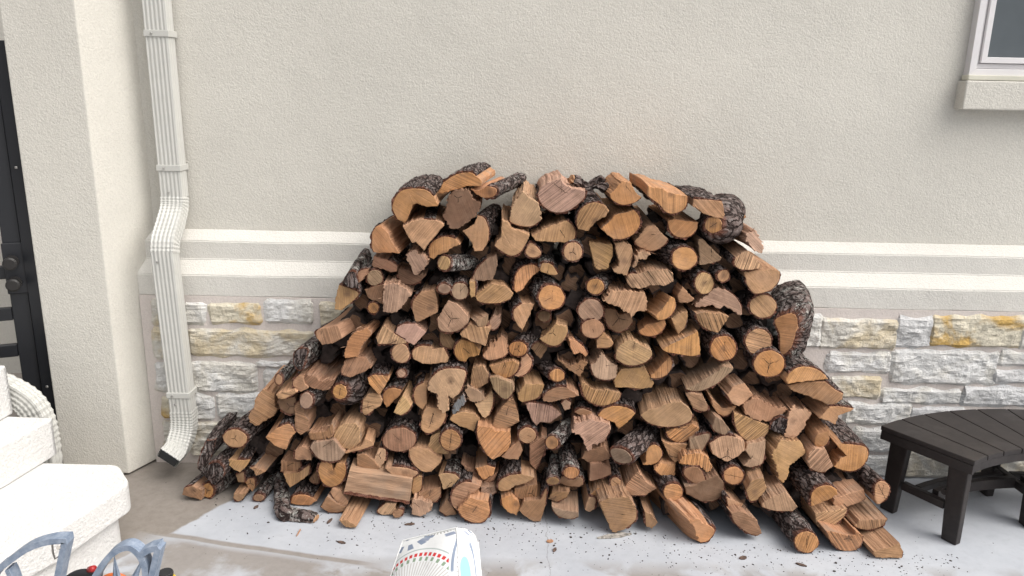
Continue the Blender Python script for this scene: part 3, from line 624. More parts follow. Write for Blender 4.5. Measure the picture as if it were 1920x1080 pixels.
# moulded lug and plugged screw holes on the near leg
c = pol(RI+.118, A0-.055, .215)
V, Fs = sweep([c-Vector((-math.sin(A0), math.cos(A0), 0))*.012, c+Vector((-math.sin(A0), math.cos(A0), 0))*.012], circ(.014, 12), Vector((0, 0, 1)))
link('lug', mesh('lug', V, Fs), M['bench'], bench)
LOGS = '''
A|o y4|300,470* 330,380* 400,310* 520,290* 640,305* 720,370* 765,450 760,465 640,475 600,462 545,440 505,455 480,520 450,600 425,640 370,610 350,600* 310,520*|C-shaped hollow-bellied split log
A|o y8|765,335 815,230* 940,150* 1085,125* 1150,165* 1205,215 1200,262 1135,265 1065,262 940,300 800,340|topmost wedge log with crumbly bark rim
A|o y18|1090,290 1180,310 1260,262* 1350,290* 1350,340* 1310,375* 1230,385* 1150,350|smooth orange crescent log
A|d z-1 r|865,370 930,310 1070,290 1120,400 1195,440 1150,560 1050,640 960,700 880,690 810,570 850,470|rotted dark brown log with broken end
A|o y10|95,800* 95,740* 130,680* 180,660 260,740 300,840 370,945 260,940 110,935* 90,870*|orange quarter log at the left shoulder
A|t|406,670 500,620 620,600* 740,610* 825,650 790,700 740,770 680,830 620,920 580,870 540,830 500,840 450,760|ragged tan wedge with short crack
A|o z1|670,900* 720,820* 830,775* 940,800* 985,860 880,900 850,940 760,960 715,1005 680,990*|orange half-moon over a black gap
A|t y8|1010,720 1130,650 1160,560* 1230,590* 1275,700* 1270,820* 1210,920 1130,925 1110,850 1070,790|streaked tan log with thick grey bark
A|t|1400,780 1410,600 1480,640 1520,700 1600,720 1690,760 1650,850* 1590,940* 1500,970* 1400,920* 1335,870* 1360,820|fan-shaped log with pink splintered top
B|p r|80,610* 110,450 215,315 300,390 370,430 395,520 400,610* 310,670* 200,670* 110,640*|pink splintery peaked log
B|p c1|370,340* 400,280 470,230 600,190 640,250 720,290 850,310* 840,380* 760,460* 660,520* 540,530* 440,480* 385,410*|large pale pink log with star crack
B|o c1|1100,345 1230,215 1310,225 1350,310 1415,380* 1350,430* 1240,455* 1160,430* 1110,390*|five-sided orange log with upright crack
B|t|765,600* 790,520* 850,460* 940,430* 1030,450* 1090,510 1060,570 960,620 930,660 880,720 780,700* 765,660*|tan log with clouded grey heart
B|o|1010,700 1080,640 1150,560 1340,505* 1395,570* 1400,660* 1340,750* 1230,800* 1130,800*|peach half log with concentric rings
B|t|310,770 400,720 440,690 660,615* 720,660* 750,730* 740,800* 680,840 500,830 350,820|wide tan wedge with slanted saw streaks
B|t p3|1350,830* 1400,760 1480,670 1560,660 1610,730 1690,800* 1640,870* 1540,920* 1440,905* 1370,860*|upright fan log with grey split back
B|t|245,920* 300,840* 400,930* 370,980* 300,988* 255,960*|small dim log stub
B|y|O 725,930,95,95|round yellow end ringed by lichen bark
E|t c1 p4|1040,240* 1070,180* 1160,200* 1220,290* 1190,305 1100,285 1045,265|small peach quarter below lichen bark
B|t c1|890,830 1120,850 1130,900* 1125,980* 1090,1045 1085,1090 1050,1110 960,1105 940,1060 920,980 900,900|upright block with squiggly cracks
B|t|1150,840 1240,830 1310,860 1330,940* 1310,1060* 1270,1170 1240,1170 1220,1150 1150,1140 1130,1110 1190,1080 1195,1030 1170,950|tooth-shaped tan log with bark on right
F|p r|590,190 600,130 650,50 700,75 760,95 700,145 640,140 600,220 570,220|thin cracked pink sliver
C|o y-4|180,250* 190,150 240,170 330,180 400,220 500,240 590,260* 580,340* 540,400* 450,435* 370,420* 310,350* 230,290*|orange log with fuzzy pink split top
C|t c1 z1|650,290 780,295 940,310 965,440 950,485 860,475 740,430 690,390 640,360|pale chequer-cracked slab high on the right
C|o y16 g2.5 h.55 v-.25|O 850,550,85,80|small round orange end on a swollen bark trunk
C|o|390,520* 395,500 450,490 520,505 640,515 700,525 680,600* 620,660* 540,680* 460,660* 410,600*|neat orange half-moon facing up
C|o y-8|O 560,890,125,115|round orange log with level saw marks
C|g c1|700,700 740,690 840,790 935,880 920,910* 830,940* 710,955 705,820|grey-tan triangle with upright split
C|y s|1065,930* 1080,880* 1150,830 1200,810 1290,900 1350,980 1250,1005* 1130,1000* 1070,960*|olive fin-shaped log with dark streaks
C|p r|1180,640 1290,610 1325,700 1365,790 1340,840 1270,820 1230,760 1180,700|splintered pink log at the right shoulder
G|t|640,330* 620,270 800,250 930,240 985,270* 975,350* 920,430* 850,470* 740,490* 680,440* 645,380*|broad tan half-round against the ledge
G|t|O 815,620,135,115|oval tan log with dark stain
G|y y-5|O 220,385,95,108|smooth light round log
G|t y-8|O 415,310,65,55,-40|small round log with thick grey bark
F|p r|1210,600 1300,520 1400,440 1500,440* 1600,510* 1665,600* 1680,680* 1665,710 1550,640 1500,610 1440,640 1380,600 1300,625 1220,630|pinkish crescent over a dark split
F|t s|1215,690* 1330,680 1480,690 1550,720 1500,800 1440,885 1370,870* 1280,820* 1230,750*|streaked half-round below a dark split
G|o y14 g1.6 h.8 v.05|935,760* 1080,690* 1150,720* 1165,800* 1150,870* 1125,960* 1110,1010* 1060,1080* 1000,1104* 985,1060* 980,900*|yellow face on the huge bark burl
K|o z-3 y-3|1260,500 1290,440* 1370,380* 1470,365* 1580,395* 1660,450* 1690,490 1600,500 1400,520 1280,540|low half-moon beneath tall ribbed bark
K|t s|O 985,115,130,130|slant-sawn round log
K|o c1|O 1095,335,155,135|round amber log with knot hole
K|o c1|O 630,180,130,125|round log with radial cracks and shaggy bark
K|o|10,190 120,130 370,10 385,100 395,240* 310,260* 180,240* 60,220*|large peach triangle with barked base
F|t|1030,500 1080,415 1200,545 1130,585 1050,580 1035,540|small brown-grey wedge
F|p s|510,330 540,290 620,290 760,250 930,245 985,290 985,370 900,410 760,405 650,440 560,430 520,390|flat long orange-pink slab
F|o y18|O 195,420,88,78|round striped log with lichen bark
F|p|O 150,665,125,115|round dusty pink log
F|t z3|O 170,845,115,95|round tan log tucked beneath
F|y r z-2|270,560 360,465 500,460 690,475 715,560 720,660 620,670 560,740 545,700 400,615|pale splinter-edged wedge
F|d z4 c1|285,640 400,650 440,700 560,680 570,780* 520,840* 440,880* 370,860* 310,790* 285,700*|shaded dark brown round
F|o y-10|800,710 880,640 960,520 1000,540* 1010,620* 970,700* 900,750* 830,760*|orange log with peeled grey split side
F|o z2|635,870* 720,800 900,755 910,800* 870,870* 800,915* 720,920* 660,900*|orange oval beneath
F|t|965,740 1040,690 1130,670 1130,740* 1100,840* 1040,905 1000,820|small tan shield-shaped log
J|t|750,100 790,60 820,20 880,80 920,125* 880,170* 750,175*|small olive triangle
J|y c1|945,240* 960,180 1030,110 1120,90 1200,150 1300,200 1310,250* 1260,310* 1160,350* 1060,350* 980,310* 945,280*|large olive-tan oval log
J|o y-6|1300,450 1360,400 1440,310 1490,260* 1515,330* 1490,410* 1430,465* 1350,485* 1300,480*|amber half-oval with grey split top
J|t|920,500 1000,390 1100,380 1230,370 1270,440 1330,530 1310,575 1200,590* 1050,575* 940,575|wide tan trapezoid log
J|p c1 r|690,360* 770,280 800,220 860,300 960,360 960,420 940,480* 860,500* 780,490* 720,450*|pink scallop-shell shaped log
J|o y-8|470,90 540,100* 620,170* 660,240* 640,265 580,220 520,240 490,190|thin orange leaf-shaped log
E|t|1035,950 1120,880 1200,790 1310,830 1320,880* 1280,960* 1210,1015* 1130,1010* 1060,970*|tan log shaped like a leaning egg
E|o y-12 c1|O 1155,530,130,125|round orange log with coarse ribbed bark
E|o y-14|780,460* 780,380* 800,290* 860,220* 950,195* 1030,220* 1040,250 950,330 900,390 870,440 800,480|orange banana-shaped crescent log
E|g|345,360* 400,240* 500,140* 600,90 610,200 560,350 450,360|dull pinkish wedge under flaky bark
E|t|385,520 400,490 500,420 560,390 680,410 770,490 740,545* 620,585* 480,585* 400,560*|broad tan half-round with streaks
E|t|325,370 380,365 385,430 380,520 340,530 330,450|narrow upright chip
E|g c1|O 230,465,85,85|small grey-brown round with slanting crack
E|y y38 p-8|O 65,180,62,72|small pale round on a lichened branch
E|g y-5|O 70,440,65,50|dull little round under rough bark
E|p c1|0,740* 60,640 110,560 200,590 310,720 310,790* 220,860* 110,880* 20,850*|peach round with pink torn top
E|g y-18|385,770 520,700 520,780* 470,835* 410,820*|lichen-backed half stub
E|p|530,760* 570,700 600,720 640,700 640,790* 600,840* 560,855* 525,820*|tiny pale pink stub
E|t|770,720* 780,650* 860,590* 985,590 930,720 860,865 790,770*|half-round with violet heart stain
E|d z4|O 1080,720,65,55|small brown round in shadow
I|o y18|O 1355,185,92,75|oval orange end on a grey bark branch
E|t|230,900 330,800 540,840 520,900 490,1020 370,980 250,930|peach quarter with point downwards
I|t r|1000,250* 1080,130 1150,100 1180,40 1240,90 1260,220* 1200,270* 1080,300* 1020,280*|ragged-edged tan log
I|o|715,230* 725,150* 780,90* 900,120 975,200 960,250 860,270 830,315* 760,300*|orange rounded log with pale heart
I|d z3|565,100* 570,20 680,20 690,90 740,130 690,185* 600,160*|shaded grey-brown log end
I|t c1|285,220* 350,160* 470,160* 490,190 600,170* 655,270* 640,320 480,340 380,330 300,290*|split-in-two log with upright black gap
I|y y-6|O 168,230,88,98,-25|smooth pale orange oval on dark knobby wood
I|p z-1|O 175,435,42,42|brown knob end
D|g|O 770,330,80,80|round olive-brown log
D|o|O 755,635,55,55|little round orange end
D|t y6|365,650 370,540 410,400 600,480 520,590 430,660|smooth brown slab at the left edge
D|b y10|565,330 620,260 700,240 680,300 610,380 570,370|small reddish leaning sliver
D|k|440,380 500,280* 560,270* 600,370* 620,440 520,430|flaky lichen bark lump
D|b z2|740,200 760,110 900,150 940,170 1000,210 990,265 930,275 860,240 760,225|shaded brown board
D|g r|1080,100 1170,50 1240,90 1320,150 1300,200 1200,300 1160,290 1130,200|weathered grey wavy-grained block
D|d z3|1000,300* 1010,240 1120,250 1170,290 1290,300 1240,360* 1150,395* 1050,380*|dark shaded half-round
D|p r z-2|860,400 1000,390 1080,440 1145,500 1080,580 1040,640 940,690 850,670|rippled pinkish split block
D|b z2|665,450 720,430 860,400 850,480 855,600 700,530|pair of brown split edges
D|t|1150,650* 1160,560* 1240,470* 1375,450 1400,550 1405,680 1240,765 1180,770|tan pentagon with bark on its upper left
D|p|980,890 1000,830* 1060,800* 1180,795* 1290,880 1230,950 1170,1010 1090,975|pinkish-orange diamond-shaped log
D|y s|780,940 860,810 960,890 1090,990 800,1000|olive triangle with fine slanting streaks
D|t y8|175,880 200,850 400,810 440,940 350,990 240,1010 180,940|tan block at the left slope with pink top
H|o y6 r|1000,230 1040,100 1110,20 1230,-30 1270,20 1260,60 1170,170 1140,260 1060,275 1010,280|knotted orange log end under lichen bark
H|b y8 p3 r z-3|570,490 620,450 700,460 780,520 900,500 840,600 780,610 650,570 590,530|long pink ribbed split log
H|b|970,390* 1000,310 1140,260 1220,270 1280,370 1220,410 1060,475* 980,440*|shaded tan log like a loaf
H|o y12 g2.2 h.2 v-.35|O 955,620,70,75|round orange stub on a big bark slab
H|p y10|O 615,710,65,80|rosy oval end with lichen above
H|b|480,520* 540,450* 590,440 600,530 640,580 560,620* 500,580*|brown rounded log left of a pink split log
H|b y8|300,500* 330,440* 370,480* 360,540* 320,545*|small brown end on lichen bark
H|k y10|490,260* 520,200* 620,190* 600,300* 560,400* 500,350*|dark lichened bark log
H|t r|30,880 90,760 120,660 200,590 300,640 300,760 320,810 280,870 110,965 40,920|tan wedge like an arrowhead
H|y s z-1|310,650 340,630 500,600 530,620 480,650 400,690 330,690|thin striped slab
H|d z3|320,720 360,690 500,670 530,760* 520,830* 430,840* 350,790*|shaded brown round beneath the striped slab
H|b z1|500,760 540,720 600,790 600,860 640,900 640,1010 560,1060 500,1000 500,880|reddish brown block
N|y y6|185,240* 215,120 300,60 390,60 425,110 430,220 350,285 250,260|yellow-tan log with pink grooved top
N|b c1|O 760,200,140,100|large oval brown log
I|t c1|375,930* 390,850 430,780 540,780 630,850* 600,930* 540,1000* 450,1040* 380,1000*|barrel-shaped tan log with short slash
I|y r z-4|440,590 480,480* 560,410* 680,385* 820,410* 810,520* 760,640* 700,690 650,660 660,800 600,840 550,780 540,650 450,610|pale mushroom-shaped log with torn stem
I|t|300,650* 330,570* 400,530* 440,540 430,650 430,740 390,800 320,740*|tan crescent
I|t|875,590 880,450 900,370 1000,350 1060,440* 1050,530* 950,590|log with pale pink top and amber foot
H|o|1395,650* 1430,600* 1500,580* 1580,600* 1560,660 1430,780 1400,720*|amber egg-shaped log
H|y|1500,830 1540,740 1590,660 1640,690 1680,760* 1640,820* 1570,860*|pale straw half-round
H|t c1|1185,820* 1190,700* 1260,630 1350,640 1390,700 1370,760 1290,810* 1220,855*|tan log with little star crack
H|o s|1240,480* 1300,450* 1440,460* 1450,500 1390,600 1355,655 1310,600 1250,540|orange beak-shaped log
I|o c1|1065,360 1130,345 1300,305 1370,340* 1350,400* 1290,460* 1200,480* 1110,430*|orange half-oval with crack line
I|t z1|1325,460 1390,300 1380,240 1440,230* 1495,300* 1480,380* 1430,440* 1360,470*|tan log overlapped by an orange half-oval
I|g|1070,480 1150,470 1300,530 1320,600* 1250,690* 1180,670* 1100,580*|dusty brown leaf-shaped log
I|t y-4|1350,640 1430,540 1620,545 1600,630* 1540,690* 1400,725* 1360,700|tan quarter log with pink split top
I|p r z-1|821,600 840,560 960,610 1010,640 1020,700 920,730 850,690|broken pale chip
I|y|920,740 1010,700 1090,600 1105,640* 1100,750* 1060,860* 1020,890 960,820|yellow quarter log with chipped corner
I|t|665,900* 700,850 820,820 930,850 970,900 910,1020 800,980 700,930*|olive tan log with bent grain
I|b s|1100,950 1120,880 1180,790 1260,700 1310,700 1360,850 1370,920 1250,990 1130,1030|brown tent-shaped log with fine streaks
I|w r z1|690,840 700,760 800,640 830,720 760,800 710,850|silver-grey weathered sliver
J|p s|30,750 60,730 180,740 300,770 390,850 280,930 170,930 140,965 90,900|pink striped cleaver-shaped log
J|b|200,690* 250,620* 350,575* 450,580* 570,660 440,690 270,725 210,715|dusty half-moon with flat base
J|o y-14|O 350,455,75,65|bright small round on a ribbed bark branch
J|d z2|85,180 150,120 270,150 180,290|dull grey-brown wedge
J|b z2 r|355,290 480,360 620,290 660,330 580,470 520,430 400,340|splintered dull log with bright rim
J|t s|590,540* 620,520 700,590 780,600 860,600 990,630* 980,690* 900,740* 800,760* 690,730* 620,660*|broad orange-tan half-round with level streaks
J|p|390,740 430,700 490,730 480,790 430,810|tiny knotty chip
J|b z1|520,830 590,790 700,820 690,885 600,860|small brown wedge
J|o|760,860* 830,790* 950,765* 1080,790* 1140,840* 1090,900 1020,960 970,1000 930,930 860,910|orange arch-shaped log with hanging tip
J|y p2|1195,860* 1270,800 1340,790 1500,730 1600,720 1680,780 1720,850* 1690,920* 1560,970* 1400,970* 1270,930*|largest olive half-round with pink split top
K|b|255,660 300,640 420,650 470,760* 460,810* 400,815* 320,780*|brown-tan quarter log
K|g|250,590* 360,540 560,420 640,360 730,380 690,430* 560,540* 400,610* 300,610*|grey-faced slab with pink split top
K|t y-6|665,650* 730,570 840,530 930,650 830,740 790,765 720,740*|smooth tan kite-shaped log
K|t|520,770 500,680 620,790 760,760 740,810* 650,865* 570,840*|log with shadowed hollow top
K|t r|830,740 950,680 1000,700 1180,790 1285,790 1200,870* 1080,920* 950,900 850,850|broad pink log with cracked splintery top
K|t s|735,830* 880,880 1100,970 1080,1030* 1000,1110* 900,1130* 800,1060* 745,950*|tan quarter log with fine ray lines
K|g|515,960* 550,870 620,900 700,1010 640,1055* 560,1030* 520,990*|dusty quarter log with dark heart
P|o s|670,140* 720,110 900,70 950,110 930,150* 860,200* 780,225* 700,190*|orange quarter with slanted saw lines
P|g|870,200 920,170 1040,160 970,305 870,280|grey-brown block
P|t c1|635,210 700,235 850,240 820,320 745,400 690,330|tan triangle crossed by a dark crack
P|o r s|780,400 820,330 960,310 1030,350 1060,430 1050,465 1010,475 960,430 880,420|ragged orange wing-shaped log
P|p c1|1060,320 1040,230 1150,170 1260,180 1330,210 1335,290 1280,340 1190,385 1130,360|pale blocky log with branching crack
L|y r|385,1060 410,930 430,820 480,745 520,800 600,790 660,840 620,900 590,980 520,1060 480,1100 400,1080|ragged yellow feather-shaped log
L|o|690,1090 720,1050 835,1010 840,1090* 800,1160* 720,1180* 690,1150|amber log with shadowed split top
L|t y-8|735,890 840,770* 950,770* 1085,790* 1050,820 930,860 900,950 840,920|tan gull-wing log on the right slope
L|t|410,560 560,520 800,520 900,600 980,640 970,700 900,740 840,760 720,700 550,640 450,600|broad tan board jutting to the right
Q|o|850,60 900,55* 1040,70* 1100,90* 1115,160* 1070,240* 990,285* 900,280* 830,250 880,180 940,160 880,100|notched round log like an open mouth
Q|y s|615,140 660,100 750,90 820,240 760,290* 700,295* 620,260* 600,200|yellow-tan log beside the notched one
Q|p|75,110 100,60 250,20 245,120* 220,220* 130,255* 65,240 130,180|pinkish quarter log with bark strip on right
Q|t r|300,150 370,30 540,30 590,130 510,200 450,240 440,330 400,385 370,360 340,260 320,200|long ragged tan log pointing down
Q|b|85,450* 130,370 230,340 260,430 180,530* 120,535*|rosy brown log end with pale rim
Q|p|220,560 240,540 310,500 420,460 520,590 480,625* 330,620* 220,590*|pinkish wedge with torn fibrous top
Q|o y-6 z-4|635,580* 640,480* 700,420* 790,410* 850,440* 860,480 780,530 650,580|half-round end of the long ribbed bark log
Q|t y-3|820,560 830,520 960,470 1080,440 1095,520* 1040,550 860,620|tan split log with grey top
Q|t y-6 c1|1170,500* 1180,400* 1240,370* 1295,420* 1280,500* 1220,560* 1190,565|stained log end beside the bench leg
Q|y s y-4|680,740 670,640 800,620 940,600 920,660 850,730 780,770 700,760|yellow log with saw lines
Q|b s y-4|1000,750* 1040,700 1280,690* 1230,750* 1130,780* 1040,770*|brown striped half-round
Q|o s y-4|760,790 830,800 960,830 1010,820 1000,780 1070,830* 1060,900* 1000,955* 880,950* 800,880*|big orange round resting on the patio
Q|t y-4 z-2|1165,990 1160,960 1300,930 1380,890 1410,960* 1400,1020* 1180,1015|rightmost floor log with flat pale side
Q|o y-6 z-5 c1|O 595,885,100,90|round floor log with long dark ribbed bark
P|b y-8|1220,820* 1300,800 1440,880 1480,990 1440,1015* 1350,980* 1250,900*|brown oval floor log
P|t|1180,690 1210,700 1320,740 1290,800 1210,820|small tan triangle below bark
P|o c1|O 1240,505,82,75|small round orange log with cross crack
P|o y-8 z-3|O 730,645,82,70|round amber end on a forked bark log
P|o z1|570,450* 620,400 750,410 745,500* 680,520* 610,490*|orange half beneath a cracked triangle
P|b|820,490* 830,450* 900,430* 960,450* 1000,540* 990,580* 930,580* 850,530*|brown oval with dark dent
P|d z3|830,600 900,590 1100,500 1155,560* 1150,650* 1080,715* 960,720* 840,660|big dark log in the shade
P|o y-17 r g1.5 h-.35 v.25|860,880 940,870 1030,920* 1080,970* 1030,1050* 960,1070* 920,1000 900,930|long shredded floor log with orange end
P|b|490,810 550,830 600,900 550,955 500,930 495,860|small floor wedge
P|t s|300,650* 340,570 440,465 500,550 590,610 500,670* 380,670*|sharp striped tan wedge
P|t|O 245,565,45,45|tiny round stick end
P|o|30,660 90,610 200,600* 220,640 150,690 100,730|small orange piece under a bark flap
P|b r z-5|110,740 180,690 360,680 420,790* 410,880* 330,950* 240,985 200,960|leaning brown slab with grey patch
P|g y32 p2 z-6|200,300* 230,275* 320,290* 375,350* 370,390* 300,400* 230,370*|peeled reddish log
P|o|475,410 500,390 500,290* 560,245* 620,270* 635,330* 600,390* 540,415*|orange log with nibbled left side
O|b|1125,360 1150,300 1320,250 1365,360 1250,395* 1180,390*|dull brown half log
O|b|1190,540 1200,410 1290,400 1375,440 1380,490* 1290,530* 1200,550|five-sided dull tan log
O|p r|1045,140 1070,60 1200,30 1350,60 1365,130* 1320,210* 1260,250 1220,240 1210,290 1185,300 1150,240 1110,160|pale pink log with ragged torn edge
O|o y22 z-3|O 875,225,52,55|orange-tipped lichen branch leaning right
O|b y8 z-6|O 885,550,55,32|left one of two upright lichen branches
O|o y2 z-7|O 1040,480,65,48|right one of two upright lichen branches
O|b|915,560 960,510 1120,520 1140,580 1100,600 1000,590|brown board behind two lichen branches
O|b s|690,360 690,230 800,180 835,200 800,330 740,450 690,400|upright dagger-shaped log with dark cracks
O|t|O 670,165,72,65|round tan log with frosty bark
O|o c1|250,80* 370,100 400,130 525,130 525,240 500,290 440,340 380,370 330,330* 270,230* 245,150*|large peach log with dark slot
O|b z1|450,345 530,260 600,200 630,290 590,370 480,360|plain split side of a tan log
N|o c1 z-2|O 1190,205,85,90|vivid orange round with slanting crack
N|y z1|1000,250 1030,170 1110,130 1120,260 1170,320 1080,320 1010,290|olive block behind an orange round
N|t|840,290* 900,270 1000,280 1120,360 1100,400 1030,470* 960,470* 890,420* 850,350*|tan wedge with pale torn upper half
N|t|640,440 700,430* 820,440* 915,480* 850,530* 770,545* 700,510|fan-shaped tan slice under dark bark
N|b|380,490* 400,420 400,330 470,320 540,370 590,430 560,525 480,500|brown log with small holes
N|p|540,370 590,270 640,290 640,380 600,440 570,420|reddish smooth split strip
N|o|75,470* 90,400* 130,380 180,390 200,460 230,400 300,400* 305,490* 260,570* 180,600* 110,560*|round orange log with notch at the top
N|g c1|5,270* 30,230 200,200 300,310 260,370* 180,385* 80,360*|grey-tan loaf with diagonal crack
N|t|300,315 360,290 430,260 470,195 530,215 540,250* 440,285* 350,305*|thin tan crescent
N|b r|10,200 -10,150 130,130 190,70 205,110 190,180 100,200 60,210|brown ragged-edged log
N|t z-1|175,640* 200,610 260,620 325,720 320,750* 270,750* 210,700*|tan leaf-shaped floor log
N|b|95,765* 150,680 230,740 315,765 290,805* 200,815* 130,795*|low brown half-round on the floor
N|b y6 z-14|250,880 320,880 400,930* 390,945* 300,935|stubby floor log with red and dark stripes
N|y|575,800 640,740 735,735 725,800 690,835 600,830|yellow chunk on the floor
N|b|700,830 750,790 790,800 770,850 720,860|little brown chip on the floor
N|p r|860,830 870,710 940,700 1030,740 1020,800 940,850 870,830|pink-grey uneven floor log
N|t|865,640 880,510 950,510 940,620 880,665|narrow pale upright board end
N|b|920,660 990,630 1110,600 1110,660* 1070,720* 1000,725* 930,690*|shaded brown half-round
N|y|1090,500 1130,485* 1220,490* 1265,530* 1200,600 1130,620 1120,575|yellow piece with bark cap
N|b|1095,800 1160,700 1200,740 1240,830 1160,845*|dull brown floor wedge
O|t c1|25,700* 50,620* 130,560* 200,565* 280,590 220,650 170,670 170,700 130,760 80,800 40,760*|tan curl wrapped round a gap
O|o|80,790* 180,690 340,720* 350,820* 300,890* 220,900* 130,860*|orange rounded floor log with arc grain
O|g|265,700 280,600 400,600 410,640* 340,690* 290,712*|little olive log
O|o y-3|230,440 330,415* 400,440* 380,500 310,545 260,500|small amber wedge under reddish bark
O|b z3|110,400 220,460 290,560 420,470 390,540* 300,570* 200,520*|dull lip of a shaded log
O|t z-1|425,620* 430,560* 500,510* 620,490* 730,520 650,570 560,590 510,630 450,635|smooth tan slice like a wave
O|b|555,690 560,620 650,590 755,580 755,700 640,705|square-cornered brown log
O|o r|460,760* 450,700* 540,670 600,730 600,800 580,840 520,820|orange frayed floor log
O|b|600,800 640,720 780,705 830,620 820,760 780,890 720,890 640,840|big plain brown floor log
O|b|845,700 880,640 1030,640 1000,690* 920,725*|brown oval log
O|g|875,760* 960,790 1100,810 1100,850* 1030,870* 940,850* 890,800*|grey streaked floor log with pink torn top
O|p|1155,790 1190,680 1245,700 1235,790 1200,810|small pale pink block
M|t y8|O 540,190,100,75,8|oval-ended dark bark log on the left slope
M|k y8 z-2|253,480 310,415* 390,395* 445,440* 450,500 415,540 365,587|wide ribbed bark slab
M|b y6|95,665 110,610* 180,590* 265,620 255,710|leftmost floor log with red-brown rim
M|o y22 z-3|O 310,630,45,60|small oval orange end on a lichened floor log
M|t|440,380 500,370 560,375* 670,370 650,410 580,480 520,440|shallow tan triangle under reddish bark
M|o|800,180 900,100 1000,70 1055,140 1000,200 975,285 880,255|orange wedge with folded pink side
M|t y6 z-2|665,440* 700,430* 800,470 760,490 720,505 700,460|small torn end on a lichen bark log
M|b y6 z-3|O 740,690,45,30|dull tip of a steep lichened log
M|t z1|620,540 700,530 710,600 690,640 650,600|small orange-brown wedge
M|b y4|525,690* 530,660 640,650 610,700* 570,722*|short brown stub on the floor
M|d z2|550,500 610,480 620,560 570,560|dark brown scrap
M|b|925,470 930,380 1090,390 1085,475|neat rectangular brown block
M|t|950,490 1080,480 1170,420 1160,500 1080,560 1005,605 970,550|tan pennant-shaped log
M|b|1045,360* 1050,290* 1110,250 1190,290 1185,375 1060,370|dull tan square-bottomed log
M|o z1|1015,740* 1030,680* 1120,665* 1200,690* 1230,720 1170,755 1060,750|orange glow under a dark bark arch
M|d z2|1165,540 1240,450 1250,560 1200,570|small dark brown wedge
M|k z1|230,450* 240,370* 300,210* 380,200 330,380 260,470|dark bark edge at the left slope
K|k z3|1100,1000* 1130,930* 1200,880* 1280,900* 1260,1060|dark bark log behind a ragged yellow one
'''
# ================================================================== the logs
REG = {'A': (680, 300, 5.4), 'B': (940, 300, 5.4), 'C': (1180, 320, 5.4), 'D': (560, 460, 5.4), 'E': (820, 460, 5.4), 'F': (1080, 460, 5.4), 'G': (1280, 460, 5.4),
       'H': (460, 620, 5.4), 'I': (720, 620, 5.4), 'J': (980, 620, 5.4), 'K': (1240, 620, 5.4), 'L': (1400, 620, 5.4),
       'M': (320, 780, 4.5), 'N': (580, 780, 4.5), 'O': (840, 780, 4.5), 'P': (1100, 780, 4.5), 'Q': (1380, 820, 4.5)}
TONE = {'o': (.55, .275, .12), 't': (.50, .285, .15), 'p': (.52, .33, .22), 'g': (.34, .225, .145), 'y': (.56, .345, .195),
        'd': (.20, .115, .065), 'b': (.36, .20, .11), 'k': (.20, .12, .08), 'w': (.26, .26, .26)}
# pixel line where the foot of the pile meets the patio, and the depth of the pile face above it
FOOT = [(320, 938), (480, 938), (620, 962), (760, 968), (860, 980), (980, 980), (1160, 1000), (1300, 1020), (1510, 1036), (1700, 1050)]
def foot_py(px):
    for (a, b), (c, d) in zip(FOOT, FOOT[1:]):
        if px <= c: return b+(d-b)*(max(px, a)-a)/(c-a)
    return 1050
def face_Y(px, py):
    fy = foot_py(px); Yb = onZ(px, fy, 0).y + .012
    h = max(0, fy-py)
    Yt = -.375
    return Yt + (Yb-Yt)*math.exp(-(h/190)**1.3) + .03*min(1, h/600)
ZTOP = 3.0
def fit_circle(P):
    n = len(P); 
    if n < 3: return None
    Sx = sum(p[0] for p in P)/n; Sy = sum(p[1] for p in P)/n
    uu = uv_ = vv = uuu = vvv = uvv = vuu = 0
    for x, y in P:
        u = x-Sx; v = y-Sy; uu += u*u; uv_ += u*v; vv += v*v; uuu += u**3; vvv += v**3; uvv += u*v*v; vuu += v*u*u
    det = uu*vv-uv_*uv_
    if abs(det) < 1e-14: return None
    a = (uuu+uvv)/2; b = (vvv+vuu)/2
    return ((a*vv-b*uv_)/det+Sx, (b*uu-a*uv_)/det+Sy)

SP = .0058
def resample(P, B, rag):
    """P: 2-D outline (metres), B: bark flag per edge -> dense points and flags; bark edges curved, split edges straight and slightly torn"""
    n = len(P); out = []; fl = []
    for i in range(n):
        a, b = P[i], P[(i+1) % n]; L = (b-a).length; k = max(1, int(L/SP))
        if B[i]:
            pa = P[i-1] if B[i-1] else a-(b-a)*.5; pb = P[(i+2) % n] if B[(i+1) % n] else b+(b-a)*.5
            for j in range(k):
                t = j/k
                q = .5*((2*a)+(b-pa)*t+(2*pa-5*a+4*b-pb)*t*t+(3*a-pa-3*b+pb)*t**3)
                out.append(q); fl.append(True)
        else:
            nr = Vector((b.y-a.y, a.x-b.x)).normalized() if L > 0 else Vector((0, 0))
            for j in range(k):
                t = j/k; q = a.lerp(b, t)
                if 0 < j: q = q + nr*random.uniform(-1, 1)*rag*.5 + nr*noise.noise(Vector((q.x*90, q.y*90, 3)))*rag + nr*noise.noise(Vector((q.x*32, q.y*32, 8)))*.004*math.sin(t*math.pi)
                out.append(q); fl.append(False)
    return out, fl

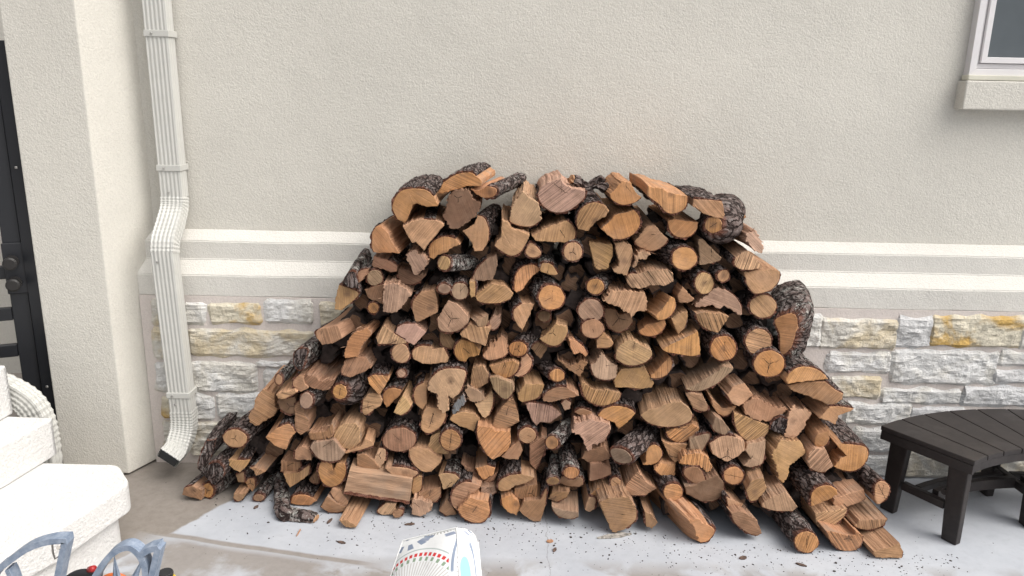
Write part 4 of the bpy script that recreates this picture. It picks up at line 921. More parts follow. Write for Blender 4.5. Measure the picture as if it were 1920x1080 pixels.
def build_log(cpx, outline, flags, opt, name='firewood_log'):
    """outline: pixel points of the cut face, clockwise or not; the log runs back from it"""
    px = sum(p[0] for p in outline)/len(outline); py = sum(p[1] for p in outline)/len(outline)
    pyb = max(p[1] for p in outline)
    Y = face_Y(px, py) + opt['z']*.01 + random.uniform(-.026, .026)
    d = ray(px, py); C0 = CAM + d*((Y-CAM.y)/d.y)
    fp = foot_py(px)
    if pyb > fp-13 and 'branch' not in name:
        lowp = max(outline, key=lambda q: q[1]); Y = onZ(lowp[0], pyb, .008).y; C0 = CAM + d*((Y-CAM.y)/d.y)
    # bottom of the face must not go under the patio
    db = ray(px, pyb); zb = (CAM + db*((Y-CAM.y)/db.y)).z
    if zb < .006:
        Yn = onZ(px, pyb, .006).y; C0 = CAM + d*((Yn-CAM.y)/d.y); Y = Yn
    yaw = math.radians(opt['y'] + random.uniform(-3, 3)); pit = math.radians(opt['p'] + random.uniform(-1, 1.5))
    if C0.z < .2: pit = max(pit, 0)
    if pyb > fp-13: pit = 0
    ax = Vector((math.sin(yaw)*math.cos(pit), math.cos(yaw)*math.cos(pit), math.sin(pit)))
    nrm = (-ax + Vector((random.uniform(-.16, .16), 0, random.uniform(-.05, .20)))).normalized()
    if zb < .05: nrm = Vector((nrm.x*.4, -1, .0)).normalized()
    W3 = [onP(x, y, C0, nrm) for x, y in outline]
    for w_ in W3:
        if w_.z < .004: w_.z = .004
    # local 2-D frame on the plane normal to the axis
    e1 = Vector((0, 0, 1)).cross(ax); e1 = -e1.normalized() if e1.x < 0 else e1.normalized(); e2 = e1.cross(ax); e2 = -e2 if e2.z < 0 else e2
    P2 = [Vector(((w_-C0).dot(e1), (w_-C0).dot(e2))) for w_ in W3]
    off = [(w_-C0).dot(ax) for w_ in W3]
    area = sum(P2[i].x*P2[(i+1) % len(P2)].y-P2[(i+1) % len(P2)].x*P2[i].y for i in range(len(P2)))
    B = list(flags)
    if area < 0:
        P2.reverse(); B = [B[(len(B)-2-i) % len(B)] for i in range(len(B))]
    rag = .0065 if opt['r'] else .0026
    Q, fl = resample(P2, B, rag)
    n = len(Q)
    if n < 6: return None
    # plane of the face as function of 2-D coords
    nz = nrm.dot(ax)
    def dep(q): return -(nrm.dot(e1)*q.x + nrm.dot(e2)*q.y)/nz
    nr = []
    for i in range(n):
        a = Q[i-1]; b = Q[(i+1) % n]; t = b-a; nr.append(Vector((t.y, -t.x)).normalized() if t.length > 1e-9 else Vector((0, 0)))
    barkp = [tuple(Q[i]) for i in range(n) if fl[i]]
    cc = fit_circle(barkp) if len(barkp) > 5 else None
    size = max((q.length for q in Q))
    if cc is None or Vector(cc).length > size*1.6: cc = (random.uniform(-.5, .5)*size, random.uniform(-1, 1)*size)
    L = opt['l']
    ywall = -.012 if C0.z < 1.0 else .12
    L = min(L, (ywall-Y)/ax.y - .004) if Y+L*ax.y > ywall else L
    L = max(L, .10)
    K = 9; sd = random.uniform(0, 99)
    g = opt['g']; cen = Vector((sum(q.x for q in Q)/n, sum(q.y for q in Q)/n))
    tx, tz = random.uniform(-.02, .02), random.uniform(-.012, .012)
    arc = [0]
    for i in range(n): arc.append(arc[-1]+(Q[(i+1) % n]-Q[i]).length)
    V = []; rings = []
    bend = Vector((random.uniform(-1, 1), random.uniform(-.4, .4)))*.010
    def body(q, k, i, nv, is_bark, extra=0.0):
        t = k/K; s = 1+(g-1)*math.sin(min(1, t*4)*1.5708) if g > 1.05 else 1+random_taper*t
        p = cen+(q-cen)*s + bend*math.sin(t*3.0)
        if g > 1.05: p = p + Vector((opt['h'], opt['v']))*size*(g-1)*math.sin(min(1, t*4)*1.5708)
        if not is_bark and k > 0:
            a = .0038*noise.noise(Vector((q.x*55+sd, q.y*55, t*1.6))) + .0022*noise.noise(Vector((q.x*160+sd, q.y*160, t*3)))
            if opt['r']: a = a*1.6 + .006*noise.noise(Vector((q.x*120+sd, q.y*120, t*1.2)))
            p = p + nv*a
        p = p + nv*extra
        return p
    random_taper = random.uniform(-.04, .06)
    def to3(p, dist):
        return C0 + e1*p.x + e2*p.y + ax*dist
    base_z = .003
    def add(v):
        if v.z < base_z: v.z = base_z
        V.append(v); return len(V)-1
    # --- wood
    rr = []
    ins = [add(to3(Q[i]-nr[i]*.0022, dep(Q[i]-nr[i]*.0022)+(random.uniform(-.0008, .0008)))) for i in range(n)]
    for k in range(K+1):
        rr.append([])
        for i in range(n):
            p = body(Q[i], k, i, nr[i], fl[i]); t = k/K
            dist = dep(Q[i])*(1-t) + (.0016 if k == 0 else L*t)
            rr[-1].append(add(to3(p, dist)))
    if opt['tone'] == 'k': cc = (cc[0], cc[1]-.2)
    Fs = [tuple(ins)]; UV = [(Q[i].x-cc[0], Q[i].y-cc[1]) for i in range(n)]; MI = [0]
    for i in range(n):
        j = (i+1) % n; Fs.append((ins[i], ins[j], rr[0][j], rr[0][i])[::-1]); MI.append(0)
        UV += [(Q[i].x-cc[0], Q[i].y-cc[1]), (Q[j].x-cc[0], Q[j].y-cc[1]), (Q[j].x-cc[0], Q[j].y-cc[1]), (Q[i].x-cc[0], Q[i].y-cc[1])][::-1]
    for k in range(K):
        v0, v1 = L*k/K, L*(k+1)/K
        for i in range(n):
            j = (i+1) % n; Fs.append((rr[k][i], rr[k+1][i], rr[k+1][j], rr[k][j])); MI.append(1)
            UV += [(arc[i], v0), (arc[i], v1), (arc[i+1], v1), (arc[i+1], v0)]
    Fs.append(tuple(rr[K])[::-1]); UV += [(Q[i].x-cc[0], Q[i].y-cc[1]) for i in range(n)][::-1]; MI.append(0)
    root = empty(name, C0 - e2*min(size, .04))
    wme = mesh('wood', V, Fs, uv=UV, mi=MI)
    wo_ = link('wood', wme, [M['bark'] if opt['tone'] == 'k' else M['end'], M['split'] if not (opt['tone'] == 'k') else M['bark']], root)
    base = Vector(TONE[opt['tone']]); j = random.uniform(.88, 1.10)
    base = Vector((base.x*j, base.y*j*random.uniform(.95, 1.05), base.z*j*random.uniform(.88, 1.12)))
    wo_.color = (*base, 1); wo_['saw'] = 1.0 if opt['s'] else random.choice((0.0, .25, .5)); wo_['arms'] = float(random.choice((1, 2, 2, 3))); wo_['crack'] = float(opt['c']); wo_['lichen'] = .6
    if opt['r'] and opt['tone'] != 'k':
        SV = []; SF = []; SU = []
        tops = [i for i in range(n) if not fl[i] and nr[i].y > -.2] or list(range(n))
        for _ in range(16):
            i = random.choice(tops); q = Q[i]-nr[i]*.002; ln = random.uniform(.02, .07); s0 = random.uniform(-.012, .03); wd_ = random.uniform(.0008, .0028)
            a0 = to3(q, dep(q)+s0+ln); tip = to3(q+nr[i]*random.uniform(.002, .016)+Vector((random.uniform(-.01, .01), random.uniform(-.006, .01))), dep(q)+s0-random.uniform(0, .012))
            mid_ = a0.lerp(tip, .5)+e2*nr[i].y*.002
            b_ = len(SV); SV += [a0+e1*wd_, a0-e1*wd_, mid_-e1*wd_*.8, mid_+e1*wd_*.8, tip, mid_+e2*wd_]
            SF += [(b_, b_+1, b_+2, b_+3), (b_+3, b_+2, b_+4), (b_, b_+3, b_+5), (b_+1, b_+5, b_+2), (b_+3, b_+4, b_+5), (b_+2, b_+5, b_+4), (b_, b_+5, b_+1)]
        for v in SV: v.z = max(v.z, .003)
        for f in SF: SU += [(SV[k_].x*.3, SV[k_].y) for k_ in f]
        so_ = link('splinters', mesh('splinters', SV, SF, uv=SU), M['split'], root); so_['kind'] = 'stuff'; so_.color = (*Vector(TONE['p'])*1.1, 1)
    # --- bark runs
    if any(fl):
        edges = [i for i in range(n) if fl[i]]
        runs = []
        if all(fl): runs = [(list(range(n)), True)]
        else:
            st = next(i for i in range(n) if fl[i] and not fl[i-1])
            cur = []
            for k in range(n+1):
                i = (st+k) % n
                if k < n and fl[i]: cur.append(i)
                else:
                    if cur: runs.append((cur+[(cur[-1]+1) % n], False))
                    cur = []
        V = []; Fs = []; UV = []
        th = opt['b']*random.uniform(.8, 1.25); KB = 16
        for run, closed in runs:
            m_ = len(run)
            if m_ < 3: continue
            inn = []; grid = []
            rag0 = [random.uniform(0, .004)+.004*noise.noise(Vector((i*.35, sd, 0))) for i in range(m_)]
            for a in range(m_):
                i = run[a]; inn.append(add_(V, to3(Q[i]-nr[i]*.001, dep(Q[i])+.001+max(0, rag0[a]))))
            for k in range(KB+1):
                t = k/KB; row = []
                for a in range(m_):
                    i = run[a]; kk = t*K
                    u = arc[i]; v = L*t
                    # warp so that ridges wander, then ridged noise stretched along the axis
                    wv = .010*noise.noise(Vector((u*30, v*18, sd)))
                    hh = noise.noise(Vector(((u+wv)*62, v*16, sd))); h2 = noise.noise(Vector(((u+wv)*170, v*55, sd+5)))
                    e = th*(.95 + 1.0*hh + .55*h2) + .0035*noise.noise(Vector((u*25, v*12, sd+9)))
                    if not closed and a in (0, m_-1): e *= .35
                    if k == 0: e *= random.uniform(.78, 1.05)
                    e = max(e, .0012)
                    p = body(Q[i], kk, i, nr[i], True, e)
                    dist = dep(Q[i])*(1-t) + (max(0, rag0[a])+.0006 if k == 0 else L*t)
                    row.append(add_(V, to3(p, dist)))
                grid.append(row)
            rng = range(m_ if closed else m_-1)
            for a in rng:
                b = (a+1) % m_; ua, ub = arc[run[a]], arc[run[a]+1]
                Fs.append((inn[a], grid[0][a], grid[0][b], inn[b])); UV += [(ua, 0), (ua, .004), (ub, .004), (ub, 0)]
                for k in range(KB):
                    Fs.append((grid[k][a], grid[k+1][a], grid[k+1][b], grid[k][b]))
                    UV += [(ua, L*k/KB+.004), (ua, L*(k+1)/KB+.004), (ub, L*(k+1)/KB+.004), (ub, L*k/KB+.004)]
        if Fs:
            bo = link('bark', mesh('bark', V, Fs, uv=UV), M['bark'], root)
            bo['lichen'] = opt['li'] if opt['li'] is not None else random.choice((.1, .3, .5, .8, .2))
    return root
def add_(V, v):
    if v.z < .003: v.z = .003
    V.append(v); return len(V)-1

LOGROOTS = []
AB = random.Random(3)
for line in LOGS.strip().splitlines():
    rg, fl_, pts, look = line.split('|')
    ox, oy, sc = REG[rg]
    opt = dict(h=0, v=-.25, z=0, y=0, p=0, g=1.0, l=.42, r=0, s=0, c=0, b=.0062, li=None, tone=None)
    for tk in fl_.split():
        if tk[0] in 'otpgydbkw' and opt['tone'] is None: opt['tone'] = tk[0]; continue
        if tk == 'r': opt['r'] = 1
        elif tk == 's': opt['s'] = 1
        elif tk[0] == 'c': opt['c'] = 1
        elif tk[0] in 'zypglhv': opt[tk[0]] = float(tk[1:])
    if opt['l'] > 2: opt['l'] *= .01
    if 'lichen' in look: opt['li'] = 1.0
    if pts.startswith('O '):
        v = [float(x) for x in pts[2:].split(',')]
        cx, cy, rx, ry = v[:4]; ro = math.radians(v[4]) if len(v) > 4 else 0
        poly = []; fl = []
        n_ = 14
        for i in range(n_):
            a = 2*math.pi*i/n_; rr_ = 1+random.uniform(-.035, .035)
            x, y = rx*rr_*math.cos(a), ry*rr_*math.sin(a)
            poly.append((cx+x*math.cos(ro)-y*math.sin(ro), cy+x*math.sin(ro)+y*math.cos(ro))); fl.append(True)
    else:
        poly = []; fl = []
        for tk in pts.split():
            b = tk.endswith('*'); x, y = tk.rstrip('*').split(','); poly.append((float(x), float(y))); fl.append(b)
    poly = [(ox+x/sc, oy+y/sc) for x, y in poly]
    # a bark flag on the last vertex of a bark run marks the vertex, not the next edge
    n_ = len(fl); fl = [fl[i] and (fl[(i+1) % n_] or not fl[i-1]) or (fl[i] and fl[(i+1) % n_]) for i in range(n_)]
    nb_ = sum(fl)
    if nb_ == 0 and not opt['r'] and AB.random() < .92:      # a split log keeps its bark on one side: here the one turned up and back
        cx_ = sum(p[0] for p in poly)/n_; cy_ = sum(p[1] for p in poly)/n_
        best = max(range(n_), key=lambda i: cy_-(poly[i][1]+poly[(i+1) % n_][1])/2 + AB.uniform(-30, 30))
        fl[best] = True; fl[(best+1) % n_] = True
    r = build_log(None, poly, fl, opt)
    if r is None: continue
    cx = sum(p[0] for p in poly)/len(poly); cy = sum(p[1] for p in poly)/len(poly)
    LOGROOTS.append([r, look, cx, cy])

# dark filler logs added deep in the pile to deepen shade in the gaps
SIL = [(430, 905), (545, 745), (650, 600), (715, 505), (765, 440), (815, 408), (900, 430), (1000, 405), (1100, 400), (1240, 415), (1340, 425), (1400, 530), (1440, 640), (1500, 730), (1545, 820), (1610, 920), (1600, 970), (1300, 965), (860, 935), (600, 925)]
def inside(x, y, P):
    c = False; n = len(P)
    for i in range(n):
        (x1, y1), (x2, y2) = P[i], P[(i+1) % n]
        if (y1 > y) != (y2 > y) and x < (x2-x1)*(y-y1)/(y2-y1)+x1: c = not c
    return c
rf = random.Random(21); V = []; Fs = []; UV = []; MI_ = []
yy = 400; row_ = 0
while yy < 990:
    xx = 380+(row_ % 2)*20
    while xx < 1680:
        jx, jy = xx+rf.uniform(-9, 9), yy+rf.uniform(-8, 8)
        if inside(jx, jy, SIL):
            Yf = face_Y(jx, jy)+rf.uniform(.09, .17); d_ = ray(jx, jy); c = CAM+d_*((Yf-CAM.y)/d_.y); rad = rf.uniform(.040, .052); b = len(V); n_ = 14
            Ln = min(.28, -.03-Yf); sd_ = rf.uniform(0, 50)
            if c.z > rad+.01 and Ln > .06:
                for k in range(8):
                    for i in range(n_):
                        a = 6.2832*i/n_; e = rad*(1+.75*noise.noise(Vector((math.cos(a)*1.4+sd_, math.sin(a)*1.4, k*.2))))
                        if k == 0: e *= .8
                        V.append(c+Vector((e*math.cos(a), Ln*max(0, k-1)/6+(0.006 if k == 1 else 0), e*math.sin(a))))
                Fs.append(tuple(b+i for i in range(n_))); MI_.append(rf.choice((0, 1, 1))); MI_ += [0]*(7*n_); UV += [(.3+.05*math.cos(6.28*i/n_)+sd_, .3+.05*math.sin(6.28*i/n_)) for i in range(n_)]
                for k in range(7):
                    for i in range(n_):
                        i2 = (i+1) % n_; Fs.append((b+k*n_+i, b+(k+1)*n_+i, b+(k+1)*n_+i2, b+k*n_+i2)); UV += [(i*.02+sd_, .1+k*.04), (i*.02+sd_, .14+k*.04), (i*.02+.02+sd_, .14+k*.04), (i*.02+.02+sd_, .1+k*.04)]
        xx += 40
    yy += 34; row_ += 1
inner = link('filler_logs', mesh('filler_logs', V, Fs, uv=UV, mi=MI_), [M['filler_bark'], M['end']]); inner.color = (.20, .115, .07, 1); inner['saw'] = .6; inner['crack'] = 0.0; inner['arms'] = 1.0
tag(inner, 'dark filler logs added deep inside the woodpile to darken the gaps', kind='stuff')

# special logs: one lying sideways, a bent branch, a knotty branch on the crest
def tube_log(name, pxpath, Yf, rad, look, mats, sc0=None, lich=1.0, knob=.3, tone='t', seed=1, ends=True):
    P = [onY(a, b, y_) for (a, b), y_ in zip(pxpath, Yf)]
    P = spline(P, 6); N = 20; V = []; Fs = []; UV = []
    T_ = frames(P); L = 0; rr = []
    root = empty(name, P[0])
    for i, p in enumerate(P):
        if i: L += (P[i]-P[i-1]).length
        t = T_[i]; u = (Vector((0, 1, 0))-t*t.y).normalized() if abs(t.y) < .9 else Vector((0, 0, 1)); s = t.cross(u); row = []
        k = rad*(sc0[int(i*(len(sc0)-1)/(len(P)-1))] if sc0 else 1)
        for j in range(N):
            a = 2*math.pi*j/N
            e = k*(1+knob*noise.noise(Vector((math.cos(a)*2, math.sin(a)*2, L*22+seed))))+.004*noise.noise(Vector((a*9, L*40, seed)))
            v = p+s*math.cos(a)*e+u*math.sin(a)*e
            if v.z < .003: v.z = .003
            row.append(len(V)); V.append(v)
        rr.append((row, L))
    for (r0, l0), (r1, l1) in zip(rr, rr[1:]):
        for j in range(N):
            j2 = (j+1) % N; Fs.append((r0[j], r0[j2], r1[j2], r1[j])); UV += [(j*.007, l0+.05), ((j+1)*.007, l0+.05), ((j+1)*.007, l1+.05), (j*.007, l1+.05)]
    o = link('bark', mesh('bark', V, Fs, uv=UV), M['bark'], root); o['lichen'] = lich
    for row in (rr[0][0], rr[-1][0]):
        c = sum((Vector(V[i]) for i in row), Vector())/N; vv = [V[i] for i in row]; n0 = (Vector(vv[0])-c).cross(Vector(vv[5])-c).normalized()
        n0 = n0 if row is rr[-1][0] else n0
        d = (P[-1]-P[-2]).normalized() if row is rr[-1][0] else (P[0]-P[1]).normalized()
        W_ = [Vector(v)*.90+c*.10+d*(.004+.012*abs(noise.noise(Vector((i*.6, seed, 0))))) for i, v in enumerate(vv)] + [c+d*.012]
        W_ = vv + W_
        F2 = [(i, (i+1) % N, N+(i+1) % N, N+i) for i in range(N)] + [(N+i, N+(i+1) % N, 2*N) for i in range(N)]
        uvs = []
        for f in F2:
            for i in f: q_ = Vector(W_[i])-c; uvs.append((q_.x, q_.z))
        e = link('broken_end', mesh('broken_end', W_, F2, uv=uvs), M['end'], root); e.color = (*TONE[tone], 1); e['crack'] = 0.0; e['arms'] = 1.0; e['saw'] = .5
    LOGROOTS.append([root, look, sum(a for a, b in pxpath)/len(pxpath), sum(b for a, b in pxpath)/len(pxpath)])
    return root
yb = onZ(560, 975, 0).y
tube_log('bent_branch', [(525, 895), (528, 930), (531, 958), (548, 968), (572, 971), (592, 976)], [yb+.30, yb+.16, yb+.03, yb+.02, yb+.01, yb], .037,
         'bent branch crusted with white lichen lying on the patio', None, [.9, .95, 1.0, 1.0, .9, .7], 1.0, .28, seed=3)
tube_log('knotty_branch', [(1072, 336), (1088, 343), (1102, 350), (1118, 344), (1136, 352)], [-.27, -.25, -.23, -.22, -.2], .024,
         'gnarled crumbling bark branch lying on the crest', None, [.9, .75, .8, 1.0, .9], .2, .5, 'b', seed=8)
tube_log('knotty_branch', [(1118, 345), (1124, 334), (1133, 340)], [-.23, -.23, -.22], .011, 'little dark bark scrap standing on the crest', None, [1, 1, .7], .1, .6, 'b', seed=12)
tube_log('stub_branch', [(1376, 402), (1386, 403), (1394, 406)], [-.26, -.26, -.26], .013, 'short broken branch stub at the right shoulder of the pile', None, [1.2, .9, .6], .3, .4, 'b', seed=15)

# the sideways split log
def sideways():
    Yf = face_Y(710, 905)-.035
    A = onY(655, 883, Yf); B = onY(645, 922, Yf); C = onY(768, 941, Yf); D = onY(773, 899, Yf)
    n = 28; V = []; Fs = []; UV = []
    prof = []
    for a, b, k in ((0, 0, 7), (1, 0, 4), (1, 1, 7), (0, 1, 4)): prof.append((a, b))
    ring = [(0, i/7, 0) for i in range(7)] + [(i/5, 1, 0) for i in range(5)] + [(1, 1-i/7, 0) for i in range(7)] + [(1-i/5, 0, 0) for i in range(5)]
    m_ = len(ring)
    for i in range(n+1):
        t = i/n; top = A.lerp(D, t); bot = B.lerp(C, t)
        for j, (d, h, _) in enumerate(ring):
            p = bot.lerp(top, h) + Vector((0, .095*d, .012*d))
            e = .006*noise.noise(Vector((t*2.2, j*.55, 1))) + .0035*noise.noise(Vector((t*5, j*1.7, 7)))
            c = bot.lerp(top, .5)+Vector((0, .05, 0)); V.append(p+(p-c).normalized()*e)
    L = (D-A).length
    MI = []
    for i in range(n):
        for j in range(m_):
            j2 = (j+1) % m_; Fs.append((i*m_+j, i*m_+j2, (i+1)*m_+j2, (i+1)*m_+j)); MI.append(1)
            UV += [(j*.013, L*i/n), (j*.013+.013, L*i/n), (j*.013+.013, L*(i+1)/n), (j*.013, L*(i+1)/n)]
    for base in (0, n*m_):
        f = tuple(base+j for j in range(m_)); f = f[::-1] if base == 0 else f
        Fs.append(f); MI.append(0); UV += [(V[i].y-Yf, V[i].z-.1) for i in f]
    root = empty('firewood_log', B)
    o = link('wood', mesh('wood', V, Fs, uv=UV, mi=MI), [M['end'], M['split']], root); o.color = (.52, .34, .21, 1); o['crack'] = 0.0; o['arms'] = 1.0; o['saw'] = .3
    # bark strip on its lower edge
    P = [B.lerp(C, i/20)+Vector((0, .03, -.004)) for i in range(21)]
    V, Fs = sweep(P, circ(.012, 8, .04), Vector((0, 1, 0)))
    for i, v in enumerate(V): V[i] = v+Vector((0, noise.noise(v*60), noise.noise(v*50+Vector((4, 4, 4)))))*.006
    uvs = []
    for f in Fs:
        for i in f: uvs.append(((i % 8)*.01, V[i].x))
    b = link('bark', mesh('bark', V, Fs, uv=uvs), M['bark'], root); b['lichen'] = .2
    LOGROOTS.append([root, 'only log lying sideways, a long pale split plank-like piece', 710, 910])
sideways()

# --- labels: how each log looks plus what it lies beside
LM = [('the C-shaped log', 784, 390), ('the rotted broken log', 865, 395), ('the star-cracked pink log', 1052, 368), ('the lichen-ringed yellow end', 1074, 472),
      ('the swollen bark trunk', 1337, 422), ('the flat long slab', 1217, 522), ('the coarse ribbed-bark round', 1034, 558), ('the huge bark burl', 1480, 620),
      ('the shaggy radial-cracked round', 1357, 653), ('the pink ribbed split log', 597, 700), ('the mushroom-shaped log', 838, 728), ('the pale-tipped lichened branch', 832, 493),
      ('the rippled split block', 742, 560), ('the largest olive half-round', 1248, 778), ('the sideways log', 710, 910), ('the bent lichened branch', 555, 962),
      ('the two upright lichen branches', 1053, 885), ('the peeled reddish log', 1165, 850), ('the shredded floor log', 1310, 990), ('the notched open-mouth log', 1596, 855),
      ('the big ribbed floor log', 1510, 1015), ('the bench leg', 1690, 930), ('the large peach slotted log', 925, 828), ('the ragged feather-shaped log', 1497, 790), ('the vivid orange round', 844, 826),
      ('the wide ribbed bark slab', 395, 900), ('the big bark-slab stub', 637, 735), ('the large olive-tan oval', 1190, 660)]
used = set()
def place(cx, cy, k):
    ls = sorted(LM, key=lambda q: (q[1]-cx)**2+(q[2]-cy)**2); ls = [q for q in ls if (q[1]-cx)**2+(q[2]-cy)**2 > 26**2]
    nm, x, y = ls[k]; dx, dy = cx-x, cy-y; D_ = math.hypot(dx, dy); far = 'just ' if D_ < 62 else ''
    a = math.degrees(math.atan2(-dy, dx)) % 360
    w8 = ['right of', 'up and right of', 'above', 'up and left of', 'left of', 'down and left of', 'below', 'down and right of'][int((a+22.5)//45) % 8]
    return far+w8+' '+nm
for r, look, cx, cy in LOGROOTS:
    for k in range(8):
        lb = look+' '+place(cx, cy, k)
        if len(lb.split()) > 16: continue
        if lb not in used: break
    if len(lb.split()) > 16: lb = look+' in the pile'
    used.add(lb)
    tag(r, lb, 'branch' if 'branch' in r.name else 'firewood log', 'split firewood logs stacked against the wall')

# ================================================================== bark litter on the patio
rl = random.Random(11)
V = []; Fs = []
def chip(V, Fs, c, s, fl=.3, rnd=rl):
    n = rnd.choice((5, 6, 7)); a0 = rnd.uniform(0, 6); asp = rnd.uniform(.25, .9); b = len(V); rot = rnd.uniform(0, 3.14)
    for lay in range(2):
        for i in range(n):
            a = a0+6.283*i/n; r = s*rnd.uniform(.6, 1)*(1 if lay == 0 else .75)
            x, y = r*math.cos(a), r*asp*math.sin(a)
            V.append((c[0]+x*math.cos(rot)-y*math.sin(rot), c[1]+x*math.sin(rot)+y*math.cos(rot), .0005 if lay == 0 else s*fl*rnd.uniform(.6, 1.2)+.0008))
    Fs.append(tuple(b+n+i for i in range(n)))
    for i in range(n): Fs.append((b+i, b+(i+1) % n, b+n+(i+1) % n, b+n+i))
for _ in range(950):
    px = rl.uniform(380, 1800); fy = foot_py(px)
    py = fy + abs(rl.gauss(0, 1))*42 - 10
    if py > 1120 or px < 600 and rl.random() < .35: continue
    p = onZ(px, py, 0)
    chip(V, Fs, p, abs(rl.gauss(0, 1))*.0028+.0009)
for _ in range(160):
    p = onZ(rl.uniform(250, 1900), rl.uniform(900, 1120), 0); chip(V, Fs, p, rl.uniform(.001, .0035))
lt = mat_simple('litter_bark', (.045, .034, .028), .9, var=.5, vs=60)
tag(link('bark_crumbs', mesh('bark_crumbs', V, Fs), lt), 'dark bark crumbs scattered over the patio before the woodpile', None, None, 'stuff')
def flake(px, py, L, Wd, rot, look, mt):
    V = []; Fs = []; n = 7; c = onZ(px, py, 0)
    for i in range(n):
        t = i/(n-1); wv = Wd*(.25+math.sin(t*3.1)*.8)*(1+.4*noise.noise(Vector((i*.9, px, 0))))
        for s in (-1, 1):
            for zz in (0, 1):
                x = (t-.5)*L; y = s*wv/2+.1*Wd*noise.noise(Vector((i*.8, py, 0)))
                V.append((c.x+x*math.cos(rot)-y*math.sin(rot), c.y+x*math.sin(rot)+y*math.cos(rot), .001+zz*.004+.004*abs(noise.noise(Vector((i*.7, px+s, 3))))*zz))
    for i in range(n-1):
        a = i*4
        for q in ((0, 1, 5, 4), (1, 3, 7, 5), (3, 2, 6, 7), (2, 0, 4, 6)): Fs.append(tuple(a+k for k in q))
    Fs += [(0, 2, 3, 1), ((n-1)*4, (n-1)*4+1, (n-1)*4+3, (n-1)*4+2)]
    o = link('bark_chip', mesh('bark_chip', V, Fs), mt)
    tag(o, look, 'bark chip', 'larger bark chips lying on the patio')
fb = mat_simple('flake_brown', (.10, .065, .05), .9, var=.5, vs=90); fo = mat_simple('flake_orange', (.42, .22, .12), .85, var=.3, vs=90); fg = mat_simple('flake_lichen', (.30, .28, .25), .9, var=.7, vs=70)
flake(480, 952, .030, .016, 1.2, 'small brown bark chip on the pale concrete left of the bent branch', fb)
flake(618, 978, .045, .014, 1.3, 'narrow dark bark chip right of the bent branch tip', fb)
flake(768, 984, .045, .016, .15, 'reddish bark chip just behind the patterned cushion', fb)
flake(1152, 1006, .16, .030, .25, 'largest lichened bark scrap under the leaning brown slab', fg)
flake(1168, 1002, .06, .016, -.3, 'pale flake resting against the largest lichened bark scrap', fg)
flake(1031, 1016, .030, .020, .2, 'light orange wood chip in front of the pile middle', fo)
flake(1040, 1032, .030, .014, 1.2, 'dark curled chip below the light orange wood chip', fb)
flake(1393, 1047, .035, .022, .4, 'ragged dark chip in front of the round ribbed floor log', fb)
flake(1502, 1060, .045, .014, -.5, 'long dark chip below the round ribbed floor log', fb)
flake(560, 1000, .055, .005, 1.5, 'thin tan splinter on the patio below the bent branch', fo)
flake(640, 1018, .04, .014, -.3, 'lone dark chip near the brown damp streak', fb)

# ================================================================== blue-grey metal stand in the lower left
st = empty('metal_stand', (-1.0, -2.0, 0), 'blue-grey painted metal stand with arched bars and star points, cut off at the lower left', 'garden stand')
YM = -2.05
def flatbar(name, pxs, w_=.0135, d_=.030, Y=YM, smooth=True, mt='blue'):
    P = [onY(a, b, Y) for a, b in pxs]; P = spline(P, 5) if smooth and len(P) > 2 else P
    V, Fs = sweep(P, [(-w_/2, -d_/2), (w_/2, -d_/2), (w_/2, d_/2), (-w_/2, d_/2)], Vector((0, 1, 0)))
    return link(name, mesh(name, V, Fs), M[mt], st)
flatbar('arched_bar', [(-60, 1170), (-10, 1078), (22, 1048), (60, 1022), (98, 1010), (131, 1008)])
flatbar('upright_bar', [(127, 1012), (119, 1050), (111, 1095), (100, 1200)])
flatbar('upright_bar', [(20, 1062), (28, 1080), (40, 1120)], .010)
flatbar('arched_bar', [(150, 1140), (178, 1085), (202, 1047), (224, 1027), (246, 1021), (262, 1031), (272, 1046), (277, 1065), (279, 1100), (277, 1180)])
flatbar('arched_bar', [(268, 1034), (285, 1025), (302, 1021)], smooth=False)
flatbar('upright_bar', [(301, 1022), (292, 1060), (284, 1100), (270, 1190)])
for tip, b0, b1 in (((214, 1040), (207, 1140), (238, 1140)), ((272, 1038), (214, 1135), (243, 1138)), ((214, 1040), (232, 1105), (244, 1140))):
    a = onY(*tip, YM-.012); b = onY(*b0, YM-.012); c = onY(*b1, YM-.012); mdl = (b+c)/2+Vector((0, -.02, 0)); bk = (b+c)/2+Vector((0, .004, 0))
    link('star_point', mesh('star_point', [a, b, mdl, c, bk], [(0, 1, 2), (0, 2, 3), (0, 3, 4), (0, 4, 1), (1, 4, 3, 2)]), M['blue'], st)
V, Fs = sweep([onY(98, 1021, YM-.01), onY(99, 1035, YM-.01), onY(103, 1048, YM-.01), onY(112, 1042, YM-.01)], circ(.0022, 8), Vector((0, 1, 0)))
link('hook', mesh('hook', V, Fs), M['steel'], st)
V, Fs = sweep([onY(109, 1027, YM-.02), onY(112, 1027, YM+.01)], circ(.0045, 10), Vector((0, 0, 1)))
link('bolt', mesh('bolt', V, Fs), M['steel'], st)
for (a, b) in ((100, 1200), (284, 1185), (-60, 1170)):
    P = onY(a, b, YM); V, Fs = sweep([P, Vector((P.x, P.y, 0.0))], [(-.008, -.015), (.008, -.015), (.008, .015), (-.008, .015)], Vector((0, 1, 0)))
    link('leg', mesh('leg', V, Fs), M['blue'], st)
pa = onY(279, 1180, YM); pb = onY(100, 1196, YM)
V, Fs = sweep([pa, pb, onY(-60, 1168, YM)], [(-.008, -.015), (.008, -.015), (.008, .015), (-.008, .015)], Vector((0, 1, 0)))
link('cross_bar', mesh('cross_bar', V, Fs), M['blue'], st)
